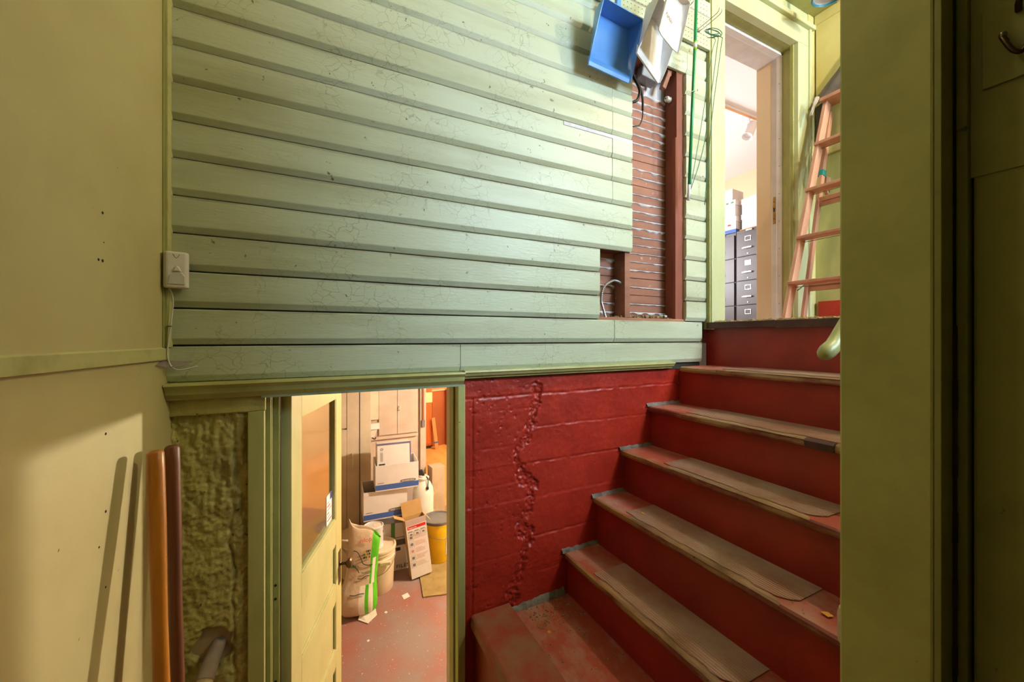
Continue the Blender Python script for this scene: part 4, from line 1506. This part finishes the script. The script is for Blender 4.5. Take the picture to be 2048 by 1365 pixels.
# ---- archive boxes: open carton walls with blue base band
def archive_box(label, x, y, z, rz, w_=.385, d_=.30, h_=.255, lift=.0, name='archive_box', rx_=0):
    t = thing(name, label, 'box', (x, y, z), (R(rx_), R(0), R(rz)), 'white archive boxes in the basement stack')
    th = .005
    for nm, a, b in (('side_panel', (0, 0, 0), (w_, th, h_)), ('side_panel', (0, d_ - th, 0), (w_, d_, h_)), ('side_panel', (0, th, 0), (th, d_ - th, h_)), ('side_panel', (w_ - th, th, 0), (w_, d_ - th, h_)), ('base_panel', (th, th, 0), (w_ - th, d_ - th, .005))):
        box(nm, a, b, M_BOXW, t, .001)
    box('blue_band', (-.001, -.0015, .012 + lift), (w_ + .001, .001, .058 + lift), M_BOXBLUE, t, 0)
    bm = bmesh.new()
    pts = []
    for k in range(20):
        a = 2 * math.pi * k / 20
        pts.append((w_ - .095 + .072 * (abs(math.cos(a)) ** .5) * (1 if math.cos(a) > 0 else -1), -.0018, .072 + lift + .014 * math.sin(a)))
    poly_prism(bm, pts, (0, -.0006, 0))
    obj('logo_plate', bm, M_INKGRY, t, 0)
    text('logo_text', 'BANKERS BOX', .0165, (w_ - .095, -.0028, .066 + lift), (R(90), 0, 0), M_LABEL, t, 1.0, 'CENTER')
    box('small_print', (.02, -.0015, .072 + lift), (.075, -.0005, .077 + lift), M_INKGRY, t, 0)
    return t


fb = thing('archive_box', 'bottom carton of the stack printed FILES', 'box', (.50, 3.82, 0.0), (0, 0, R(-2)), 'white archive boxes in the basement stack')
box('carton', (0, 0, 0), (.36, .30, .235), M_BOXW, fb, .003)
text('lettering', 'FILES', .05, (.165, -.0012, .02), (R(90), 0, 0), M_INKBLK, fb, 1.15)
box('hand_hole', (.13, -.001, .185), (.205, .004, .215), M_BLACK, fb, 0)
box('print_bar', (.33, -.0012, .02), (.36, -.0002, .055), M_INKBLK, fb, 0)
ly = thing('grey_carton', 'dark grey shallow carton lying on the FILES box', 'box', (.505, 3.835, .237), (0, 0, R(-4)))
box('carton', (0, -.01, 0), (.35, .28, .085), M_GREYLID, ly, .003)
box('pale_edge', (.10, -.0125, .055), (.352, -.0095, .072), M_BOXW, ly, 0)
gb = thing('printed_carton', 'white carton with a green stripe in the middle of the stack', 'box', (.50, 3.80, .325), (0, 0, R(-4)))
box('carton', (0, 0, 0), (.34, .28, .150), M_BOXW, gb, .003)
box('green_stripe', (.115, -.0012, .0), (.15, .0, .150), M_GREENST, gb, 0)
gl = thing('grey_binder', 'grey box file under the lower archive box', 'box file', (.46, 3.79, .478), (0, 0, R(-12)))
box('case', (0, 0, 0), (.34, .26, .052), M_GREYLID, gl, .003)
box('spine', (-.003, .004, .004), (.0, .256, .048), M_BLACK, gl, 0)
archive_box('open white archive box with blue band, lower of the two', .372, 3.775, .533, -2, .385, .31, .262)
archive_box('open white archive box with blue band, topmost of the stack', .470, 3.745, .798, -3.5, .385, .31, .235)
ib = thing('archive_lid', 'white printed box lid standing inside the topmost archive box', 'box', (.492, 3.785, .825), (R(-6), 0, R(-3)))  # lid of an archive box, stood upright in the top box
box('lid_panel', (0, 0, 0), (.305, .17, .385), M_BOXW, ib, .003)
box('blue_edge', (-.001, -.002, .372), (.308, .006, .388), mat('ink_violet', '6A6488', .6), ib, 0)
box('blue_edge', (.298, -.002, 0), (.308, .006, .372), mat('ink_violet', '6A6488', .6), ib, 0)
text('recycle_mark', 'O', .032, (.028, -.0015, .325), (R(90), 0, 0), M_INKBLK, ib)
for i in range(9):
    box('print_line', (.028, -.0012, .30 - i * .009), (.052, -.0002, .304 - i * .009), M_INKGRY, ib, 0)
box('print_block', (.015, -.0012, .178), (.07, -.0002, .205), M_INKBLK, ib, 0)

# ---- buckets


def bucket(label, x, y, m=M_PAIL, rz=0, h=.37, rb=.128, rt=.148, name='bucket', ring=True):
    t = thing(name, label, 'bucket', (x, y, 0), (0, 0, R(rz)))
    prof = [(0, 0), (rb, 0), (rb + .004, .006), (rt - .006, h - .10), (rt - .006, h - .09), (rt + .002, h - .085), (rt + .002, h - .075), (rt - .005, h - .07), (rt - .004, h - .045), (rt + .004, h - .04), (rt + .004, h - .02)]
    lathe('pail', prof, m, t, 36)
    lathe('lid', [(rt + .006, h - .022), (rt + .010, h - .012), (rt + .008, h + .004), (rt - .006, h + .006), (rt - .014, h - .004), (0, h - .004)], m, t, 36)
    a0 = R(-150)
    pts = []
    for k in range(17):
        a = math.pi * k / 16
        pts.append(((rt + .006) * math.cos(a), -(rt + .010) * math.sin(a) * .98, h - .055 - .13 * math.sin(a)))
    tube('bail_wire', pts, .0025, M_STEEL, t, 6)
    return t


b1 = bucket('cream plastic bucket with lid carrying the paint can', .475, 3.635, rz=-12)
box('grip_block', (.03, -.150, .262), (.118, -.118, .288), M_PAIL, b1, .003)
lathe('warning_ring', [(.020, 0), (.023, 0), (.023, .001), (.020, .001)], M_INKORG, b1, 24).matrix_local = Matrix.Translation((-.012, -.1395, .125)) @ Matrix.Rotation(R(86), 4, 'X')
bucket('second cream bucket half hidden behind the bag', .325, 3.945, rz=30)
pc = thing('paint_can', 'white metal paint can standing on the lidded bucket', 'paint can', (.438, 3.62, .372))
lathe('can', [(0, 0), (.080, 0), (.083, .004), (.083, .010), (.081, .014), (.081, .176), (.084, .180), (.084, .188), (.078, .190), (.074, .182), (.066, .180), (.064, .186), (0, .186)], M_CANW, pc, 36)
for i, (aa, z0, hh, mm) in enumerate(((-118, .07, .03, M_INKBLK), (-108, .07, .045, M_INKBLK), (-98, .07, .028, M_INKBLK), (-88, .07, .045, M_INKBLK), (-78, .075, .035, M_INKBLK), (-70, .06, .05, M_INKBLK), (-114, .12, .02, M_INKGRY), (-102, .125, .02, M_INKGRY), (-86, .13, .012, M_INKRED), (-92, .118, .02, M_INKGRY), (-76, .118, .022, M_INKGRY))):
    a = R(aa)
    o = box('label_print', (-.005, -.0008, 0), (.005, .0008, hh), mm, pc, 0)
    o.location = (.0822 * math.cos(a), .0822 * math.sin(a), z0)
    o.rotation_euler = (0, 0, a + R(90))
box('wet_patch', (.0, -.035, .186), (.058, .03, .188), M_PAIL, pc, .001)
lathe('handle_ear', [(0, 0), (.013, 0), (.011, .006), (0, .008)], M_INKGRY, pc, 12).matrix_local = Matrix.Translation((.078, -.02, .13)) @ Matrix.Rotation(R(90), 4, 'Y')

# ---- sagging bag with green sides
bg = thing('soil_bag', 'crumpled beige and bright green bag slumped before the buckets', 'bag', (.308, 3.37, 0), (0, 0, R(-4)))
# loft: (z, cx, cy, half width, half depth)
LV = [(0.002, 0.0, -0.009, 0.1, 0.04), (0.03, -0.005, -0.009, 0.135, 0.085), (0.09, -0.02, -0.005, 0.15, 0.115), (0.17, -0.015, 0.005, 0.145, 0.105), (0.24, 0.0, 0.016, 0.125, 0.075), (0.32, 0.012, 0.025, 0.118, 0.062), (0.42, 0.022, 0.038, 0.118, 0.055), (0.52, 0.03, 0.052, 0.12, 0.048), (0.6, 0.034, 0.063, 0.122, 0.04), (0.645, 0.036, 0.068, 0.122, 0.034)]
NS = 40
bm = bmesh.new()
rings = []
for li_, (zz, cx, cy, hw, hd_) in enumerate(LV):
    ring = []
    for k in range(NS):
        a = 2 * math.pi * k / NS
        ca, sa = math.cos(a), math.sin(a)
        px = cx + hw * (abs(ca) ** .6) * (1 if ca > 0 else -1)
        py = cy + hd_ * (abs(sa) ** .7) * (1 if sa > 0 else -1)
        q = .010 * nz(px * 16, zz * 14, sa * 2) + .006 * nz(px * 40, zz * 30)
        zz2 = zz
        if li_ == len(LV) - 1:
            zz2 = zz + .10 * max(0, -ca * .9 + .05) ** 1.5 * (1 if sa < .5 else .7) - .11 * max(0, ca)
        if li_ == len(LV) - 2:
            zz2 = zz + .02 * max(0, -ca) - .05 * max(0, ca)
        ring.append(bm.verts.new((px + q, py + q, max(zz2, .002))))
    rings.append(ring)
for i, (a, b) in enumerate(zip(rings, rings[1:])):
    for k in range(NS):
        k2 = (k + 1) % NS
        f = bm.faces.new((a[k], a[k2], b[k2], b[k]))
        an = (k + .5) / NS * 360
        x = math.cos(math.radians(an))
        sgn = math.sin(math.radians(an))
        mi = 0
        if (an < 62 or an > 288):
            mi = 1
            if 300 < an < 311 and i < 6:
                mi = 2
        if i < 4 and an > 272:
            mi = 1
            if 290 < an < 304:
                mi = 2
            if an < 280:
                mi = 2
        if 176 < an < 190 and i > 3:
            mi = 1
        f.material_index = mi
bm.faces.new(rings[0][::-1])
o = obj('bag_body', bm, [M_BAGW, M_BAGG, M_BAGWH], bg, 0, True)
o.modifiers.new('s', 'SOLIDIFY').thickness = .003
sd = o.modifiers.new('ss', 'SUBSURF')
sd.levels = sd.render_levels = 1


def bag_pt(u, zz, off=-.008):
    """point on the bag front; u in -1..1 across"""
    for a, b in zip(LV, LV[1:]):
        if a[0] <= zz <= b[0]:
            t = (zz - a[0]) / (b[0] - a[0])
            v_ = [a[i] + (b[i] - a[i]) * t for i in range(5)]
            ca = u
            return Vector((v_[1] + v_[3] * u * .86, v_[2] - v_[4] * (1 - abs(u) ** 3 * .5) + off - .004, zz))
    return Vector((0, 0, zz))


for (us, zs, m_) in (((-.75, -.45, -.2, 0, .25, .5, .72), (.50, .485, .44, .40, .385, .378, .375), M_INKBLK), ((-.95, -.7, -.4, -.25), (.40, .392, .365, .34), M_INKBLK), ((-.3, 0, .25, .55), (.30, .294, .306, .302), M_INKBLK), ((-.6, -.3, 0, .3), (.20, .196, .20, .196), M_INKBLK), ((-.05, .2, .45, .65), (.335, .332, .338, .33), M_GREENST)):
    tube('print_wave', curve_pts([bag_pt(u, z_) for u, z_ in zip(us, zs)], 4), .0032, m_, bg, 6)
p = bag_pt(-.34, .555)
text('brand_print', 'nilop', .045, (p.x, p.y - .004, p.z), (R(76), R(-14) if False else 0, R(-2)), M_INKORG, bg)
for i in range(4):
    for j in range(3):
        p = bag_pt(.05 + i * .13, .44 + j * .022)
        box('print_cell', (p.x - .005, p.y - .002, p.z - .008), (p.x + .005, p.y, p.z + .008), (M_INKBLK, M_GREENST, M_YELP, M_INKGRY)[(i + j) % 4], bg, 0)
p = bag_pt(-.72, .385)
box('print_tab', (p.x - .018, p.y - .002, p.z - .008), (p.x + .022, p.y, p.z + .008), M_GREENST, bg, 0)
bm = bmesh.new()
poly_prism(bm, [(-.02, -.10, .004), (.05, -.17, .003), (.12, -.12, .02), (.11, -.06, .04), (0, -.06, .03)], (0, 0, .004))
obj('bottom_flap', bm, M_BAGWH, bg, .001)
p = bag_pt(-.85, .21)
box('blue_patch', (p.x - .02, p.y + .012, p.z - .03), (p.x + .022, p.y + .02, p.z + .03), mat('print_blue', '6C8CA8', .6), bg, .001)

# ---- pump sprayer
cb_ = carton('tan carton under the white pump sprayer', 1.00, 4.15, .0125, .24, .24, .35, -5, M_CARTON, False, 'cardboard_carton', None)
sprv = thing('pump_sprayer', 'white pump sprayer tank with a black handle beside the boxes', 'sprayer', (.995, 4.12, .364))
lathe('tank', [(0, 0), (.095, 0), (.105, .01), (.108, .20), (.100, .26), (.078, .31), (.052, .34), (.048, .352), (.060, .356), (.062, .372), (.046, .376), (.044, .39), (0, .39)], M_SPRAY, sprv, 36)
tube('pump_rod', [(0, 0, .385), (.0, 0, .43)], .016, M_BLACK, sprv, 12)
box('pump_handle', (-.045, -.012, .395), (-.005, .012, .455), M_BLACK, sprv, .006)
tube('hose', curve_pts([(.02, -.03, .385), (.035, -.06, .37), (.03, -.085, .33), (.022, -.10, .29)]), .006, M_BLACK, sprv, 8)
lathe('hose_nut', [(0, -.014), (.013, -.012), (.014, .008), (.008, .016), (0, .016)], M_BLACK, sprv, 12, (.022, -.100, .285))
carton('tall tan carton behind the pump sprayer', 1.20, 4.36, .0125, .15, .15, .75, 5, M_CARTON, False, 'cardboard_carton', None)

# ---- yellow pail
yp = thing('yellow_pail', 'yellow pail with a dark lid and white label by the carpet', 'bucket', (1.075, 3.84, .0125))
lathe('pail', [(0, 0), (.118, 0), (.122, .006), (.138, .36), (.142, .362), (.142, .38)], M_YELP, yp, 36)
lathe('lid', [(.144, .375), (.148, .385), (.146, .402), (.134, .404), (.126, .392), (0, .390)], M_GREYLID, yp, 36)
bm = bmesh.new()
prev = None
for k in range(9):
    a = R(-70 + k * 9)
    row = []
    for j in range(5):
        zz = .06 + .20 * j / 4
        r_ = .1235 + .016 * zz / .36 + .0012
        row.append(bm.verts.new((r_ * math.cos(a), r_ * math.sin(a), zz + (.02 if k in (0, 8) and j == 0 else 0))))
    if prev:
        for j in range(4):
            bm.faces.new((prev[j], row[j], row[j + 1], prev[j + 1]))
    prev = row
obj('paper_label', bm, M_BOXW, yp, 0, True)
tube('bail_wire', [((.147) * math.cos(math.pi * k / 16), -.147 * math.sin(math.pi * k / 16), .31 - .06 * math.sin(math.pi * k / 16)) for k in range(17)], .0025, M_STEEL, yp, 6)
lathe('bail_roller', [(0, -.012), (.007, -.012), (.007, .012), (0, .012)], M_BOXW, yp, 10, (.125, -.085, .262))

# ---- tall open carton with printed instructions
tb = thing('open_carton', 'tall narrow opened carton with a red printed heading leaning on the stack', 'box', (.765, 3.585, 0.0125), (R(-3), R(-6.0), R(3)))
W_, D_, H_ = .188, .100, .53
for nm, a, b in (('side_panel', (0, 0, 0), (W_, .004, H_)), ('side_panel', (0, D_ - .004, 0), (W_, D_, H_)), ('side_panel', (0, .004, 0), (.004, D_ - .004, H_)), ('side_panel', (W_ - .004, .004, 0), (W_, D_ - .004, H_)), ('base_panel', (.004, .004, 0), (W_ - .004, D_ - .004, .004))):
    box(nm, a, b, M_BOXW if a[1] < .004 else M_CARD, tb, .001)
box('heading_bar', (.012, -.0012, H_ - .085), (W_ - .008, 0, H_ - .058), M_INKRED, tb, 0)
text('heading', 'Features', .022, (.018, -.0022, H_ - .079), (R(90), 0, 0), M_LABEL, tb)
box('grey_top', (.0, -.001, H_ - .052), (W_, 0, H_), mat('print_mauve', 'B5A09A', .7), tb, 0)
rnd = random.Random(2)
for r_ in range(6):
    zz = H_ - .10 - (.052 if r_ == 0 else .052 + .03 + (r_ - 1) * .062)
    if r_ == 0:
        for c_ in range(3):
            bm = bmesh.new()
            x0 = .014 + c_ * .057
            for a, b in (((x0, -.0012, zz), (x0 + .05, 0, zz + .0015)), ((x0, -.0012, zz + .038), (x0 + .05, 0, zz + .0395)), ((x0, -.0012, zz), (x0 + .0015, 0, zz + .039)), ((x0 + .0485, -.0012, zz), (x0 + .05, 0, zz + .039)), ((x0 + .014, -.0012, zz + .01), (x0 + .036, 0, zz + .026))):
                bx(bm, a, b)
            obj('diagram', bm, M_INKGRY, tb)
            box('caption', (x0, -.0012, zz + .043), (x0 + .04, 0, zz + .047), M_INKBLK, tb, 0)
    else:
        bm = bmesh.new()
        x0 = .014
        for a, b in (((x0, -.0012, zz), (x0 + .044, 0, zz + .0012)), ((x0, -.0012, zz + .046), (x0 + .044, 0, zz + .0472)), ((x0, -.0012, zz), (x0 + .0012, 0, zz + .047)), ((x0 + .043, -.0012, zz), (x0 + .044, 0, zz + .047)), ((x0 + .010, -.0012, zz + .01), (x0 + .034, 0, zz + .034))):
            bx(bm, a, b)
        obj('diagram', bm, M_INKGRY if r_ != 3 else M_INKPINK, tb)
        bm = bmesh.new()
        for l_ in range(4):
            bx(bm, (.066, -.0012, zz + .006 + l_ * .0105), (.066 + rnd.uniform(.05, .108), 0, zz + .0092 + l_ * .0105))
        obj('print_lines', bm, M_INKPINK if r_ != 5 else M_CARTON, tb)
prism('flap', [(0, D_, H_), (W_, D_, H_), (W_ - .002, D_ + .02, H_ + .125), (.002, D_ + .02, H_ + .125)], (0, .003, 0), M_CARD, tb)
prism('flap', [(0, .006, H_), (0, D_ - .006, H_), (-.085, D_ - .016, H_ + .055), (-.085, .022, H_ + .045)], (0, 0, .003), M_CARD, tb)
prism('flap', [(W_, .006, H_), (W_, D_ - .006, H_), (W_ + .045, D_ - .016, H_ - .06), (W_ + .045, .022, H_ - .07)], (.003, 0, 0), M_CARD, tb)

# ---- carpet offcut, paper scraps
bm = bmesh.new()
cp_ = [(.80, 3.31), (.87, 3.295), (.95, 3.27), (1.05, 3.255), (1.25, 3.23), (1.6, 3.2), (1.9, 3.3), (1.9, 4.98), (1.15, 4.98), (1.13, 4.4), (1.0, 4.0), (.84, 3.60)]
poly_prism(bm, [(a, b, .002) for a, b in cp_], (0, 0, .010))
tag(obj('carpet_offcut', bm, M_CARPET), 'worn tan carpet offcut on the basement floor', 'carpet')
for x, y, a, s_, lab in ((.672, 3.40, .2, 1.0, 'cream paper scrap on the floor by the tall carton'), (.12, 2.885, .9, .9, 'white chip on the red floor near the door'), (.49, 3.27, .5, .35, 'tiny white chip between the bag and the paper scrap'), (.33, 3.02, .3, .3, 'tiny pale crumb in front of the bag')):
    bm = bmesh.new()
    poly_prism(bm, [(-.028, -.032, .001), (.028, -.026, .001), (.03, .032, .001), (-.024, .028, .001)], (0, 0, .006 if s_ < 1 else .0015))
    o = tag(obj('paper_scrap', bm, M_BOXW), lab, 'paper scrap')
    o.location = (x, y, 0)
    o.rotation_euler = (0, 0, a)
    o.scale = (s_, s_ * (.5 if s_ == .9 else 1), s_)

# ---- far kitchen
ok = thing('tall_orange_cabinet', 'bright orange wooden cabinet at the far left of the basement kitchen', 'cabinet', (1.60, 7.70, 0))
box('carcass', (0, .02, .06), (.44, .55, 1.35), M_ORANGE, ok, .004)
box('plinth', (.02, .03, 0), (.42, .50, .06), M_DARK, ok, 0)
box('door', (.02, 0, .10), (.42, .02, 1.30), M_ORANGE, ok, .004)
box('paper_notice', (.30, -.004, .92), (.44, 0, 1.12), mat('mint_paper', 'A9C9A0', .7), ok, 0)
cn = thing('kitchen_counter', 'brown wooden counter with angled front in the far room', 'counter', (2.07, 7.75, 0))
bm = bmesh.new()
poly_prism(bm, [(0, .06, 0), (.28, .14, 0), (.30, .04, 0), (1.0, .12, 0), (1.0, .8, 0), (0, .8, 0)], (0, 0, 1.12))
obj('base', bm, M_BROWNC, cn, .003)
bm = bmesh.new()
poly_prism(bm, [(-.02, .03, 1.12), (.28, .11, 1.12), (.30, .01, 1.12), (1.02, .09, 1.12), (1.02, .82, 1.12), (-.02, .82, 1.12)], (0, 0, .035))
obj('worktop', bm, M_COUNTER, cn, .003)
uc = thing('upper_kitchen_cabinet', 'tan wall cabinet above the far counter', 'cabinet', (2.0, 8.45, 1.22))
box('carcass', (0, .02, 0), (.45, .34, .90), M_TANW, uc, .003)
box('door', (.10, 0, .01), (.44, .02, .89), M_TANW, uc, .003)
lathe('knob', [(0, 0), (.012, .002), (.014, .012), (0, .018)], M_OLDB, uc, 10).matrix_local = Matrix.Translation((.24, 0, .20)) @ Matrix.Rotation(R(90), 4, 'X')
pk = thing('wooden_plank', 'tan plank with a blue band leaning on the far counter', 'plank', (2.075, 7.60, 0), (R(-4), R(-6), 0))
box('board', (0, 0, 0), (.07, .02, .62), M_TANW, pk, .002)
box('blue_band', (-.001, -.001, .12), (.071, .021, .15), M_BOXBLUE, pk, 0)
wb = thing('white_board', 'short white board leaning at the wood floor edge', 'board', (1.36, 5.50, 0.004), (0, R(-14), 0))
box('board', (0, 0, 0), (.03, .24, .36), M_BOXW, wb, .002)

# ---- lamps of basement and landing, plus a holder added for the stairwell fill (out of the photograph's frame)
for nm, loc, lab in (('ceiling_lamp', (2.1, 2.9, 2.15), 'bare bulb lamp holder on the basement ceiling'), ('ceiling_lamp', (2.7, 6.4, 2.15), 'bare bulb lamp holder on the far basement ceiling'), ('ceiling_lamp', (.15, 1.05, CEIL), 'added bare bulb holder for the warm fill high over the board wall'), ('ceiling_lamp', (2.6, .15, CEIL), 'bare bulb lamp holder on the landing ceiling')):
    t = thing(nm, lab, 'lamp', loc)
    lathe('holder', [(0, 0), (.05, 0), (.045, -.03), (.02, -.04), (0, -.04)], M_PORC, t, 18)
